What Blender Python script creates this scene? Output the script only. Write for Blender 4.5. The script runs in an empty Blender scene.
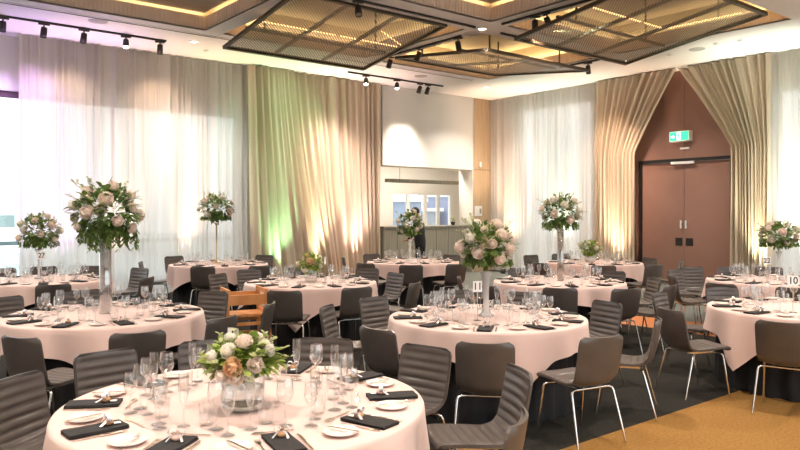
import bpy, bmesh, math, random
from mathutils import Vector, Matrix
random.seed(7)
PI = math.pi
C = bpy.context.scene.collection
sc = bpy.context.scene

# ------------------------------------------------------------------ camera frame
H = 1.70; FPX = 713.0; HOR = 212.5
YAW = math.atan2(0.629, 0.777)
F = Vector((math.sin(YAW), math.cos(YAW), 0)); RT = Vector((math.cos(YAW), -math.sin(YAW), 0))
def W(px, d, z=0.0):
    p = F*d + RT*((px-400)/FPX*d); return Vector((p.x, p.y, z))
def rayd(px): return F + RT*((px-400)/FPX)
def onY(px, Y):
    r = rayd(px); d = Y/r.y; return r.x*d, d
def onX(px, X):
    r = rayd(px); d = X/r.x; return r.y*d, d
def zat(py, d): return H + (HOR-py)/FPX*d
def onZ(px, py, z):
    d = FPX*(H-z)/(py-HOR); return W(px, d, z)
def proj(p):
    d = p.x*F.x + p.y*F.y; x = p.x*RT.x + p.y*RT.y
    if d < 0.05: return (-9999, -9999, d)
    return (400+x/d*FPX, HOR-(p.z-H)/d*FPX, d)
cam = bpy.data.cameras.new('camera'); cam.sensor_width = 36; cam.lens = FPX/800*36
cam.shift_y = -(225-HOR)/800; cam.clip_end = 500; cam.clip_start = 0.05
co = bpy.data.objects.new('camera', cam); C.objects.link(co)
co.location = (0, 0, H); co.rotation_euler = (PI/2, 0, -YAW); sc.camera = co

# ------------------------------------------------------------------ mesh builder
class MB:
    def __init__(s): s.v = []; s.f = []; s.sm = []; s.mi = []
    def add(s, vs, fs, smooth=False, mi=0):
        b = len(s.v); s.v += [tuple(v) for v in vs]
        for f in fs: s.f.append(tuple(b+i for i in f)); s.sm.append(smooth); s.mi.append(mi)
        return s
    def box(s, x0, x1, y0, y1, z0, z1, mi=0, M=None):
        vs = [Vector((x, y, z)) for z in (z0, z1) for y in (y0, y1) for x in (x0, x1)]
        if M is not None: vs = [M @ v for v in vs]
        return s.add(vs, [(0,2,3,1),(4,5,7,6),(0,1,5,4),(2,6,7,3),(0,4,6,2),(1,3,7,5)], False, mi)
    def lathe(s, prof, n=24, c=(0,0,0), mi=0, cap0=True, cap1=True, M=None, smooth=True):
        vs = []
        for r, z in prof:
            for k in range(n):
                a = 2*PI*k/n; v = Vector((c[0]+r*math.cos(a), c[1]+r*math.sin(a), c[2]+z))
                vs.append(M @ v if M is not None else v)
        fs = []
        m = len(prof)
        for i in range(m-1):
            for k in range(n):
                k2 = (k+1) % n
                fs.append((i*n+k, i*n+k2, (i+1)*n+k2, (i+1)*n+k))
        s.add(vs, fs, smooth, mi)
        if cap0: s.add(vs[:n][::-1], [tuple(range(n))], False, mi)
        if cap1: s.add(vs[-n:], [tuple(range(n))], False, mi)
        return s
    def tube(s, pts, r, n=8, mi=0, caps=True):
        pts = [Vector(p) for p in pts]
        rs = r if isinstance(r, (list, tuple)) else [r]*len(pts)
        up = Vector((0, 0, 1)); vs = []
        pu = None
        for i, p in enumerate(pts):
            t = (pts[min(i+1, len(pts)-1)] - pts[max(i-1, 0)]).normalized()
            if pu is None:
                a = up if abs(t.z) < .9 else Vector((1, 0, 0))
                u = t.cross(a).normalized()
            else:
                u = (pu - t*pu.dot(t)).normalized()
            pu = u; w = t.cross(u)
            for k in range(n):
                a = 2*PI*k/n; vs.append(p + (u*math.cos(a)+w*math.sin(a))*rs[i])
        fs = []
        for i in range(len(pts)-1):
            for k in range(n):
                k2 = (k+1) % n; fs.append((i*n+k, i*n+k2, (i+1)*n+k2, (i+1)*n+k))
        s.add(vs, fs, True, mi)
        if caps:
            s.add(vs[:n][::-1], [tuple(range(n))], False, mi); s.add(vs[-n:], [tuple(range(n))], False, mi)
        return s
    def grid(s, rows, smooth=True, mi=0, closed=False):
        n = len(rows[0]); vs = [p for r in rows for p in r]; fs = []
        for i in range(len(rows)-1):
            for k in range(n if closed else n-1):
                k2 = (k+1) % n
                fs.append((i*n+k, i*n+k2, (i+1)*n+k2, (i+1)*n+k))
        return s.add(vs, fs, smooth, mi)
    def prism(s, poly, z0, z1, mi=0, M=None):
        n = len(poly)
        vs = [Vector((x, y, z0)) for x, y in poly] + [Vector((x, y, z1)) for x, y in poly]
        if M is not None: vs = [M @ v for v in vs]
        fs = [tuple(range(n))[::-1], tuple(range(n, 2*n))] + [(i, (i+1) % n, n+(i+1) % n, n+i) for i in range(n)]
        return s.add(vs, fs, False, mi)
    def mesh(s, name, mats):
        me = bpy.data.meshes.new(name); me.from_pydata(s.v, [], s.f); me.update()
        me.polygons.foreach_set('use_smooth', s.sm); me.polygons.foreach_set('material_index', s.mi)
        for m in (mats if isinstance(mats, (list, tuple)) else [mats]): me.materials.append(m)
        return me
    def build(s, name, mats, parent=None, loc=None, rotz=0):
        o = bpy.data.objects.new(name, s.mesh(name, mats)); C.objects.link(o)
        if parent is not None: o.parent = parent
        if loc is not None: o.location = loc
        o.rotation_euler = (0, 0, rotz)
        return o
def tag(o, label=None, cat=None, group=None, kind=None):
    if label:
        if not 4 <= len(label.split()) <= 16: print('BADLABEL', len(label.split()), label)
        o['label'] = label
    if cat: o['category'] = cat
    if group: o['group'] = group
    if kind: o['kind'] = kind
    return o
def empty(name, loc=(0,0,0), rotz=0):
    o = bpy.data.objects.new(name, None); C.objects.link(o); o.location = loc; o.rotation_euler = (0, 0, rotz)
    o.empty_display_size = .1
    return o
KIDS = {}
def kids(o): return [c for c in bpy.data.objects if c.parent == o]
def copy_tree(o, loc, rotz, cache={}):
    if o.name not in cache:
        cache[o.name] = [(c, kids(c)) for c in kids(o)]
    r = o.copy(); C.objects.link(r); r.location = loc; r.rotation_euler = (0, 0, rotz)
    for c, gs in cache[o.name]:
        d = c.copy(); C.objects.link(d); d.parent = r
        for g in gs:
            e = g.copy(); C.objects.link(e); e.parent = d
    return r
USED = set()
def placer(proto):
    def put(loc, rotz, label, group=None):
        if proto.name not in USED:
            USED.add(proto.name); o = proto; copy_tree.__defaults__[0].setdefault(proto.name, [(c, kids(c)) for c in kids(proto)])
            o.location = loc; o.rotation_euler = (0, 0, rotz)
        else: o = copy_tree(proto, loc, rotz)
        tag(o, label, None, group)
        return o
    return put

# ------------------------------------------------------------------ materials
def mat(name, col, rough=.6, metal=0, spec=.5, trans=0, ior=1.45, emit=None, es=0, sheen=0, coat=0):
    m = bpy.data.materials.new(name); m.use_nodes = True
    b = m.node_tree.nodes['Principled BSDF']
    b.inputs['Base Color'].default_value = (*col, 1); b.inputs['Roughness'].default_value = rough
    b.inputs['Metallic'].default_value = metal; b.inputs['Specular IOR Level'].default_value = spec
    b.inputs['Transmission Weight'].default_value = trans; b.inputs['IOR'].default_value = ior
    b.inputs['Sheen Weight'].default_value = sheen; b.inputs['Coat Weight'].default_value = coat
    if emit: b.inputs['Emission Color'].default_value = (*emit, 1); b.inputs['Emission Strength'].default_value = es
    return m
def N(m, t, **kw):
    n = m.node_tree.nodes.new(t)
    for k, v in kw.items(): setattr(n, k, v)
    return n
def L(m, a, b): m.node_tree.links.new(a, b)
def noise_col(m, c1, c2, scale=20, detail=4, bump=0, bscale=None, coord='Object', stretch=None):
    b = m.node_tree.nodes['Principled BSDF']
    tc = N(m, 'ShaderNodeTexCoord'); nz = N(m, 'ShaderNodeTexNoise')
    nz.inputs['Scale'].default_value = scale; nz.inputs['Detail'].default_value = detail
    src = tc.outputs[coord]
    if stretch:
        mp = N(m, 'ShaderNodeMapping'); mp.inputs['Scale'].default_value = stretch; L(m, src, mp.inputs['Vector']); src = mp.outputs['Vector']
    L(m, src, nz.inputs['Vector'])
    rp = N(m, 'ShaderNodeValToRGB'); rp.color_ramp.elements[0].position = .35; rp.color_ramp.elements[1].position = .65
    rp.color_ramp.elements[0].color = (*c1, 1); rp.color_ramp.elements[1].color = (*c2, 1)
    L(m, nz.outputs['Fac'], rp.inputs['Fac']); L(m, rp.outputs['Color'], b.inputs['Base Color'])
    if bump:
        bp = N(m, 'ShaderNodeBump'); bp.inputs['Strength'].default_value = bump; bp.inputs['Distance'].default_value = .01
        n2 = N(m, 'ShaderNodeTexNoise'); n2.inputs['Scale'].default_value = bscale or scale*3; L(m, src, n2.inputs['Vector'])
        L(m, n2.outputs['Fac'], bp.inputs['Height']); L(m, bp.outputs['Normal'], b.inputs['Normal'])
    return m
leather = noise_col(mat('brown_leather', (.08,.065,.057), .34, spec=.8), (.080,.066,.059), (.098,.081,.072), 9, 3)
chrome = mat('chrome', (.78,.76,.74), .16, 1)
cloth = noise_col(mat('blush_tablecloth', (.86,.74,.69), .85, sheen=.2), (.70,.505,.45), (.73,.54,.485), 3, 3, .1, 90)
blackcloth = mat('black_cloth', (.012,.011,.012), .85)
napkin_m = noise_col(mat('black_napkin', (.018,.016,.016), .75), (.014,.013,.013), (.024,.021,.02), 60, 2, .2, 300)
china = mat('white_china', (.80,.70,.64), .15, coat=.4)
silver = mat('cutlery_steel', (.72,.64,.55), .2, 1)
goldm = mat('brushed_gold', (.70,.55,.32), .28, 1)
darkmetal = mat('black_metal', (.018,.016,.015), .45)
bronze = mat('dark_bronze', (.07,.057,.04), .45, .4)
steel = mat('grey_steel', (.35,.33,.31), .3, 1)
white_paint = mat('white_paint', (.80,.78,.74), .7)
ceil_m = mat('ceiling_paint', (.80,.79,.77), .75)
card_m = mat('white_card', (.85,.84,.82), .6)
ink = mat('black_ink', (.01,.01,.01), .6)
wood_hi = noise_col(mat('orange_beech', (.60,.26,.08), .4), (.55,.22,.06), (.68,.31,.11), 8, 4, 0, stretch=(1,1,.12))
oak = noise_col(mat('pale_oak', (.50,.33,.18), .5), (.46,.33,.20), (.56,.42,.27), 5, 4, 0, stretch=(6,6,.3))
barwood = noise_col(mat('grey_bar_timber', (.17,.155,.125), .5), (.20,.19,.15), (.29,.275,.22), 4, 4, 0, stretch=(7,7,.25))
door_m = noise_col(mat('terracotta_brown', (.33,.185,.14), .4), (.30,.16,.12), (.35,.195,.15), .8, 3)
drape_m = mat('beige_drape', (.66,.56,.43), .8, sheen=.15)
def translucentize(m, col, tf, transp=0):
    nt = m.node_tree; out = nt.nodes['Material Output']; b = nt.nodes['Principled BSDF']
    t = N(m, 'ShaderNodeBsdfTranslucent'); t.inputs['Color'].default_value = (*col, 1)
    mx = N(m, 'ShaderNodeMixShader'); mx.inputs[0].default_value = tf
    L(m, b.outputs[0], mx.inputs[1]); L(m, t.outputs[0], mx.inputs[2]); last = mx
    if transp:
        tp = N(m, 'ShaderNodeBsdfTransparent'); m2 = N(m, 'ShaderNodeMixShader'); m2.inputs[0].default_value = transp
        L(m, mx.outputs[0], m2.inputs[1]); L(m, tp.outputs[0], m2.inputs[2]); last = m2
    L(m, last.outputs[0], out.inputs['Surface'])
    return m
translucentize(drape_m, (.55,.44,.32), .15)
sheer_m = translucentize(mat('white_sheer', (.78,.74,.69), .9), (.80,.77,.72), .40, .10)
def thin_glass(name, tint=(.97,.98,.98), base=.12, edge=.9, rough=.045, power=1.9):
    m = bpy.data.materials.new(name); m.use_nodes = True; nt = m.node_tree
    nt.nodes.remove(nt.nodes['Principled BSDF']); out = nt.nodes['Material Output']
    tp = N(m, 'ShaderNodeBsdfTransparent'); tp.inputs['Color'].default_value = (*tint, 1)
    gl = N(m, 'ShaderNodeBsdfGlossy'); gl.inputs['Roughness'].default_value = rough; gl.inputs['Color'].default_value = (.95,.95,.95,1)
    lw = N(m, 'ShaderNodeLayerWeight'); lw.inputs['Blend'].default_value = .5
    pw = N(m, 'ShaderNodeMath', operation='POWER'); pw.inputs[1].default_value = power; L(m, lw.outputs['Facing'], pw.inputs[0])
    ml = N(m, 'ShaderNodeMath', operation='MULTIPLY_ADD'); ml.inputs[1].default_value = edge; ml.inputs[2].default_value = base
    L(m, pw.outputs[0], ml.inputs[0])
    mx = N(m, 'ShaderNodeMixShader'); L(m, ml.outputs[0], mx.inputs[0]); L(m, tp.outputs[0], mx.inputs[1]); L(m, gl.outputs[0], mx.inputs[2])
    L(m, mx.outputs[0], out.inputs['Surface'])
    return m
glass = thin_glass('clear_glass')
pane_m = thin_glass('window_glass', (.96,.98,.98), .03, .5)
water_m = mat('water', (.95,.98,.98), .02, trans=1, ior=1.33)
crystal = mat('cut_crystal', (.93,.92,.91), .12, trans=.55, ior=1.5)
whitegloss = mat('white_gloss', (.85,.82,.80), .15, coat=.5)
led_m = mat('warm_led', (.9,.6,.3), .5, emit=(1,.60,.27), es=3)
lamp_on = mat('lamp_glow', (.9,.9,.9), .5, emit=(1,.78,.55), es=22)
lamp_off = mat('lamp_lens', (.25,.24,.23), .1, spec=.8)
down_m = mat('downlight_glow', (.9,.9,.9), .5, emit=(1,.86,.68), es=8)
green_sign = mat('exit_green', (.02,.5,.22), .5, emit=(.05,.75,.38), es=.9)
white_sign = mat('exit_white', (.9,.9,.9), .5, emit=(.9,1,.95), es=1.0)
fascia_m = noise_col(mat('blush_fascia', (.80,.66,.56), .6), (.76,.62,.52), (.84,.70,.60), 2, 2)
coffer_m = mat('ochre_coffer', (.46,.38,.24), .7)
brownpanel = noise_col(mat('brown_panel', (.13,.085,.05), .5), (.20,.14,.09), (.26,.185,.12), 2, 3)
leaf_m = None
def leafmat(name, c1, c2):
    m = mat(name, c1, .5); nt = m.node_tree; g = N(m, 'ShaderNodeNewGeometry')
    rp = N(m, 'ShaderNodeValToRGB'); rp.color_ramp.elements[0].color = (*c1, 1); rp.color_ramp.elements[1].color = (*c2, 1)
    L(m, g.outputs['Random Per Island'], rp.inputs['Fac']); L(m, rp.outputs['Color'], nt.nodes['Principled BSDF'].inputs['Base Color'])
    translucentize(m, c2, .25)
    return m
leaf_dark = leafmat('dark_leaf', (.045,.095,.022), (.19,.29,.07))
leaf_lime = leafmat('lime_leaf', (.05,.12,.02), (.38,.48,.09))
leaf_tiny = leafmat('pale_sprig', (.30,.36,.14), (.55,.55,.28))
def petalmat(name, c1, c2):
    m = mat(name, c1, .7); g = N(m, 'ShaderNodeNewGeometry'); rp = N(m, 'ShaderNodeValToRGB')
    rp.color_ramp.elements[0].color = (*c1, 1); rp.color_ramp.elements[1].color = (*c2, 1)
    L(m, g.outputs['Random Per Island'], rp.inputs['Fac']); L(m, rp.outputs['Color'], m.node_tree.nodes['Principled BSDF'].inputs['Base Color'])
    translucentize(m, c2, .3)
    return m
pet_peach = petalmat('peach_petal', (.92,.76,.66), (.96,.87,.79))
pet_cream = petalmat('cream_petal', (.93,.86,.75), (.97,.93,.86))
pet_apricot = petalmat('apricot_petal', (.82,.52,.30), (.92,.68,.46))

def carpet_mat(name, c1, c2):
    return noise_col(mat(name, c1, .95, spec=.15), c1, c2, 45, 6, .5, 220)
carpet_dark = carpet_mat('charcoal_carpet', (.019,.0175,.0145), (.033,.031,.026))
carpet_or = carpet_mat('ochre_carpet', (.235,.118,.031), (.315,.167,.049))
carpet_or2 = carpet_mat('orange_carpet', (.46,.17,.07), (.55,.22,.09))
carpet_gr = carpet_mat('grey_carpet', (.15,.16,.145), (.21,.22,.20))

# ------------------------------------------------------------------ room shell
YC = 14.50; XC = 15.15         # curtain planes
YW = 14.95; XW = 15.50         # wall inner faces
X0 = -4.0; Y0 = -4.0; ZC = 5.0
def struct(mb, name, mats, parent=None):
    o = mb.build(name, mats, parent)
    if parent is None: o['kind'] = 'structure'
    return o
# floor: charcoal field, ochre aisle, orange band, grey carpet
fl = MB()
fl.box(X0, 9.5, 3.25, YW+.3, -.12, 0, 0)
fl.box(X0, XW+.3, Y0, 3.25, -.12, 0, 1)
fl.box(9.5, 10.5, 3.25, YW+.3, -.12, 0, 2)
fl.box(10.5, XW+.3, 3.25, YW+.3, -.12, 0, 3)
struct(fl, 'floor', [carpet_dark, carpet_or, carpet_or2, carpet_gr])
# ceiling with coffers
COF = [(1.6,5.40,9.25,12.28),(5.75,9.0,9.25,12.32),(9.42,12.86,9.25,12.38),(9.42,12.86,5.25,8.62),(5.75,9.0,5.25,8.62)]
xs = sorted({X0, XW+.3, *[c[0] for c in COF], *[c[1] for c in COF]}); ys = sorted({Y0, YW+.3, *[c[2] for c in COF], *[c[3] for c in COF]})
ce = MB()
for i in range(len(xs)-1):
    for j in range(len(ys)-1):
        cx, cy = (xs[i]+xs[i+1])/2, (ys[j]+ys[j+1])/2
        if any(a < cx < b and c < cy < d for a, b, c, d in COF): continue
        ce.box(xs[i], xs[i+1], ys[j], ys[j+1], ZC, ZC+.03)
struct(ce, 'ceiling', ceil_m)
for n, (a, b, c, d) in enumerate(COF):
    t = MB(); h1 = .26; e = .16; z1 = ZC+h1; z2 = ZC+.62; th = .03
    for (x0,x1,y0,y1) in ((a-th,a,c-th,d+th),(b,b+th,c-th,d+th),(a,b,c-th,c),(a,b,d,d+th)):
        t.box(x0,x1,y0,y1,ZC+.001,z1,0)
    # flutes on the fascia (vertical battens)
    for k in range(int((b-a)/.07)):
        x = a+.035+k*.07
        t.box(x-.012,x+.012,c,c+.012,ZC+.02,z1-.02,0); t.box(x-.012,x+.012,d-.012,d,ZC+.02,z1-.02,0)
    for k in range(int((d-c)/.07)):
        y = c+.035+k*.07
        t.box(a,a+.012,y-.012,y+.012,ZC+.02,z1-.02,0); t.box(b-.012,b,y-.012,y+.012,ZC+.02,z1-.02,0)
    t.box(a-e,a-th,c-e,d+e,z1-.03,z1,1); t.box(b+th,b+e,c-e,d+e,z1-.03,z1,1)
    t.box(a-th,b+th,c-e,c-th,z1-.03,z1,1); t.box(a-th,b+th,d+th,d+e,z1-.03,z1,1)
    t.box(a-e-.02,a-e,c-e,d+e,z1,z2,1); t.box(b+e,b+e+.02,c-e,d+e,z1,z2,1)
    t.box(a-e,b+e,c-e-.02,c-e,z1,z2,1); t.box(a-e,b+e,d+e,d+e+.02,z1,z2,1)
    t.box(a-e,b+e,c-e,d+e,z2,z2+.03,1)
    struct(t, 'trim_%d' % (n+1), [fascia_m, coffer_m])
    names = ['at far left', 'holding the left hung mesh panel', 'in the far corner', 'nearest the brown doors', 'above table eleven']
    l = MB(); s = .012
    l.box(a-.09,a-.09+2*s,c,d,z1,z1+.015); l.box(b+.07,b+.07+2*s,c,d,z1,z1+.015); l.box(a,b,c-.09,c-.07,z1,z1+.015); l.box(a,b,d+.07,d+.09,z1,z1+.015)
    tag(l.build('led_cove_strip', led_m), 'warm glowing light strip edging the ceiling recess '+names[n], 'light', 'ceiling cove lights')
    for (lx, ly, sx, sy) in (((a+b)/2, d+.08, b-a, .1), ((a+b)/2, c-.08, b-a, .1), (a-.08, (c+d)/2, .1, d-c), (b+.08, (c+d)/2, .1, d-c)):
        ar = bpy.data.lights.new('cove_light', 'AREA'); ar.shape = 'RECTANGLE'; ar.size = sx; ar.size_y = sy; ar.energy = 12; ar.color = (1,.76,.46)
        ao = bpy.data.objects.new('cove_light', ar); C.objects.link(ao); ao.location = (lx, ly, z1+.02); ao.rotation_euler = (PI, 0, 0)

# back wall (left in the photograph) with window bays; opening to the bar
XWIN0, XWIN1 = -3.6, 7.35
XB0 = onY(383, 14.6)[0]; XB1 = onY(474, 14.6)[0]
wb = MB(); ZH = 3.98
wb.box(X0-.3, XWIN1+.05, YW, YW+.25, ZH, ZC+.03)
wb.box(X0-.3, XWIN0, YW, YW+.25, 0, ZH)
wb.box(XWIN1, XB0, YW, YW+.25, 0, ZC+.03)
wb.box(XB0, XB1+.02, 14.62, YW+.25, 2.93, ZC+.03)       # bulkhead over the bar
wb.box(XB0-.1, XB0, 14.75, YW+.25, 0, ZC+.03)
struct(wb, 'wall_back', white_paint)
wp = MB(); wp.box(XB1, XW+.02, 14.62, YW+.25, 0, ZC-.001); wp.box(XB1-.025, XB1, 14.63, YW+.25, 0, ZC-.001, 1); struct(wp, 'wall_pillar', [oak, white_paint])
# right wall
YD0 = onX(732, 15.42)[0]; YD1 = onX(638, 15.42)[0]; ZD = 2.95
YQ0 = onX(592, 15.5)[0]; YQ1 = onX(519, 15.5)[0]; ZHR = 4.35; ZHQ = 4.72
wr = MB()
segs = [(Y0-.3, 1.0, 0, ZC+.03), (1.0, 6.6, ZHR, ZC+.03), (6.6, YD0, 0, ZC+.03), (YD0, YD1, ZD, ZC+.03), (YD1, YQ0, 0, ZC+.03), (YQ0, YQ1, ZHQ, ZC+.03), (YQ1, YW, 0, ZC+.03)]
for a, b, z0, z1 in segs: wr.box(XW, XW+.25, a, b, z0, z1, 1 if 6.65 < a < 10 and b < 11.5 else 0)
struct(wr, 'wall_right', [white_paint, door_m])
wl = MB(); wl.box(X0-.3, X0, Y0-.3, YW+.25, 0, ZC+.03); struct(wl, 'wall_left', white_paint)
wf = MB(); wf.box(X0, XW+.25, Y0-.3, Y0, 0, .25); wf.box(X0, XW+.25, Y0-.3, Y0, 4.3, ZC+.03); wf.box(X0, -3, Y0-.3, Y0, .25, 4.3); wf.box(14.5, XW+.25, Y0-.3, Y0, .25, 4.3); struct(wf, 'wall_front', white_paint)  # opening left for the added fill window

def window(name, p0, p1, axis, plane, z1, nb, fm):
    m = MB(); g = MB(); w = .05
    def bx(mm, u0, u1, z0, zz, t=.04, off=0):
        if axis == 'x': mm.box(u0, u1, plane-t+off, plane+t+off, z0, zz)
        else: mm.box(plane-t+off, plane+t+off, u0, u1, z0, zz)
    bx(m, p0, p1, 0, .10); bx(m, p0, p1, z1-.12, z1)
    for k in range(nb+1):
        u = p0+(p1-p0)*k/nb; bx(m, max(p0, u-w/2), min(p1, u+w/2), .1, z1-.12)
    o = struct(m, name, fm)
    bx(g, p0+.001, p1-.001, .1, z1-.12, .004)
    g.build('pane', pane_m, o)
WFRONT = (-3, 14.5)
purpleframe = mat('plum_frame', (.10,.055,.08), .5)
window('window_1', XWIN0, XWIN1, 'x', YW+.12, ZH, 4, purpleframe)
window('window_2', YQ0, YQ1, 'y', XW+.12, ZHQ, 2, white_paint)
window('window_3', 1.0, 6.6, 'y', XW+.12, ZHR, 3, white_paint)

m = MB(); g = MB()  # unseen window added behind the camera as soft frontal fill light
for k in range(8):
    u = -3+17.5*k/7; m.box(max(-3,u-.04), min(14.5,u+.04), Y0-.2, Y0-.1, .25, 4.3)
w5 = struct(m, 'window_fill', white_paint); g.box(-3, 14.5, Y0-.155, Y0-.147, .25, 4.3); g.build('pane', pane_m, w5)

# double doors in the right wall
dk = MB(); fr = .055
dk.box(XW-.06, XW+.1, YD0-.0, YD0+fr, 0, ZD); dk.box(XW-.06, XW+.1, YD1-fr, YD1, 0, ZD); dk.box(XW-.06, XW+.1, YD0+fr, YD1-fr, ZD-.07, ZD)
dframe = struct(dk, 'trim_6', darkmetal)
ym = (YD0+YD1)/2
for k, (a, b, nm) in enumerate(((YD0+fr+.004, ym-.006, 'door_1'), (ym+.006, YD1-fr-.004, 'door_2'))):
    d = MB(); d.box(XW, XW+.05, a, b, .01, ZD-.075); do = struct(d, nm, door_m)
    s = -1 if k == 0 else 1
    yh = ym + s*.06
    h = MB(); h.box(XW-.055, XW-.035, yh-.02, yh+.02, 1.33, 1.52); h.box(XW-.04, XW, yh-.012, yh+.012, 1.36, 1.38); h.box(XW-.04, XW, yh-.012, yh+.012, 1.47, 1.49)
    h.build('door_handle', whitegloss, do)['label'] = 'pale upright pull handle'
    q = MB(); yk = ym + s*.13; q.box(XW-.012, XW, yk-.085, yk+.085, .93, 1.11); q.build('lock_plate', darkmetal, do)['label'] = 'black square lock plate'
cl = MB(); cl.box(XW-.10, XW-.06, ym-.28, ym+.28, ZD-.13, ZD-.07); cl.box(XW-.06, XW-.001, ym-.26, ym-.2, ZD-.12, ZD-.08)
tag(cl.build('door_closer', whitegloss), 'pale bar-shaped closer at the top of the brown double doors', 'door closer')
# joint line above the doors
jl = MB(); jl.box(XW-.012, XW, ym-.008, ym+.008, ZD, ZC-.002); struct(jl, 'trim_7', door_m)
# exit sign
es = empty('exit_sign', (XW-.12, ym+.04, 3.34)); tag(es, 'lit green running-man exit sign above the brown double doors', 'sign')
b = MB(); b.box(-.035, .12, -.245, .245, 0, .24); b.build('housing', white_paint, es)
p = MB(); p.box(-.040, -.035, -.225, .225, .02, .22); p.build('green_panel', green_sign, es)['label'] = 'lit green face'
p = MB(); x = -.0445
p.box(x, -.040, -.045, .055, .03, .21)
p.build('doorway_symbol', white_sign, es)['label'] = 'white doorway symbol'
rm = MB()
rm.lathe([(.0,0),(.017,.0),(.017,.005),(0,.005)], 12, M=Matrix.Translation((x-.001, .005, .185)) @ Matrix.Rotation(-PI/2, 4, 'Y'), smooth=False)
def limb(p0, p1, w=.011):
    a = Vector((0, *p0)); c = Vector((0, *p1)); t = (c-a).normalized(); n = Vector((0, -t.z, t.y))*w
    rm.add([a+n+Vector((x-.001,0,0)), a-n+Vector((x-.001,0,0)), c-n+Vector((x-.001,0,0)), c+n+Vector((x-.001,0,0))], [(0,1,2,3)])
for seg in (((.005,.165),(-.0,.11)),((0,.155),(.03,.13)),((.03,.13),(.04,.15)),((0,.155),(-.03,.14)),((0,.11),(.025,.085)),((.025,.085),(.015,.045)),((0,.11),(-.015,.08)),((-.015,.08),(-.04,.07))): limb(*seg)
rm.build('running_figure', green_sign, es)['label'] = 'green running figure'
ar = MB()
ar.add([(x,.10,.11),(x,.15,.16),(x,.15,.13),(x,.20,.13),(x,.20,.09),(x,.15,.09),(x,.15,.06)], [(0,1,2,3,4,5,6)]); ar.build('arrow_symbol', white_sign, es)
pl = MB(); pl.box(XW-.03, XW, ym-.13, ym+.09, 3.16, 3.21); tag(pl.build('emergency_light_bar', whitegloss), 'small white bar light under the green exit sign', 'light')

# bar niche beyond the back wall
BX0, BX1, BY1 = XB0-.5, 17.6, 17.4
br = MB()
br.box(BX0-.2, BX0, YW+.25, BY1+.2, 0, 3.45); br.box(BX1, BX1+.2, YW+.25, BY1+.2, 0, 3.45)
xw0, xw1 = onY(392, BY1)[0], onY(452, BY1)[0]; dm = onY(422, BY1)[1]; zw1, zw0 = zat(193, dm), 1.12
br.box(BX0, xw0, BY1, BY1+.2, 0, 3.45); br.box(xw1, BX1, BY1, BY1+.2, 0, 3.45); br.box(xw0, xw1, BY1, BY1+.2, 0, zw0); br.box(xw0, xw1, BY1, BY1+.2, zw1, 3.45)
br.box(XW+.25, BX1, YW+.05, YW+.25, 0, 3.45)
struct(br, 'wall_bar', white_paint)
bf = MB(); bf.box(BX0, BX1, YW+.3, BY1, -.12, 0); struct(bf, 'floor_bar', oak)
bc = MB(); bc.box(BX0, BX1, YW+.25, BY1+.2, 3.45, 3.5); struct(bc, 'ceiling_bar', ceil_m)
m = MB()
m.box(xw0, xw1, BY1+.02, BY1+.10, zw1-.06, zw1); m.box(xw0, xw1, BY1+.02, BY1+.10, zw0, zw0+.05)
for u in (0, .27, .55, .77, 1):
    xx = xw0+(xw1-xw0)*u; m.box(max(xw0, xx-.06), min(xw1, xx+.06), BY1+.02, BY1+.10, zw0+.05, zw1-.06)
w4 = struct(m, 'window_4', white_paint)
g = MB(); g.box(xw0, xw1, BY1+.055, BY1+.063, zw0+.05, zw1-.06); g.build('pane', pane_m, w4)
cx0, cx1 = XB0+.01, XB1-.04
t = empty('bar_counter', ((cx0+cx1)/2, 14.9, 0)); tag(t, 'grey-green timber bar counter in the niche at the far corner', 'counter')
b = MB(); hw = (cx1-cx0)/2
b.box(-hw, hw, -.27, .3, 0, 1.29)
b.build('front_panel', barwood, t)
b = MB(); b.box(-hw, hw, -.31, .34, 1.29, 1.335); b.build('countertop', barwood, t)
for k in range(7):
    bb = MB(); u = -hw+.02+(2*hw-.04)*(k+.5)/7; bb.box(u-hw/7+.012, u+hw/7-.012, -.283, -.27, .08, 1.27); bb.build('board', barwood, t)
# hanging timber rail over the bar
xr0, dr0 = onY(386, 15.4); xr1, dr1 = onY(470, 15.4)
b = MB(); zr = zat(182, (dr0+dr1)/2); b.box(xr0, xr1, 15.34, 15.46, zr-.05, zr+.05)
rl = b.build('hanging_rail', barwood); tag(rl, 'long grey timber rail hung above the bar counter', 'rail')
for u in (.15, .85):
    h = MB(); xx = xr0+(xr1-xr0)*u; h.tube([(xx, 15.4, zr+.05), (xx, 15.4, 3.45)], .006, 6); h.build('hanger', steel, rl)
# wall notice, thermostat on the pillar
xs0, ds = onY(478.5, 14.6); b = MB(); b.box(xs0-.14, xs0+.14, 14.595, 14.62, zat(216, ds), zat(206, ds))
nb = b.build('wall_notice', card_m); tag(nb, 'white rectangular panel fixed to the pale timber pillar', 'panel')
b = MB(); b.box(xs0+.04, xs0+.11, 14.59, 14.595, zat(213.5, ds), zat(208.5, ds)); b.build('screen', steel, nb)
b = MB(); b.box(xs0+.02, xs0+.07, 14.55, 14.62, zat(167, ds), zat(162, ds)); tag(b.build('wall_sensor', whitegloss), 'tiny pale sensor high on the timber pillar', 'sensor')
b = MB(); b.box(XB1, XW, 14.612, 14.6195, 2.93, 2.945); struct(b, 'trim_8', brownpanel)
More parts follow.
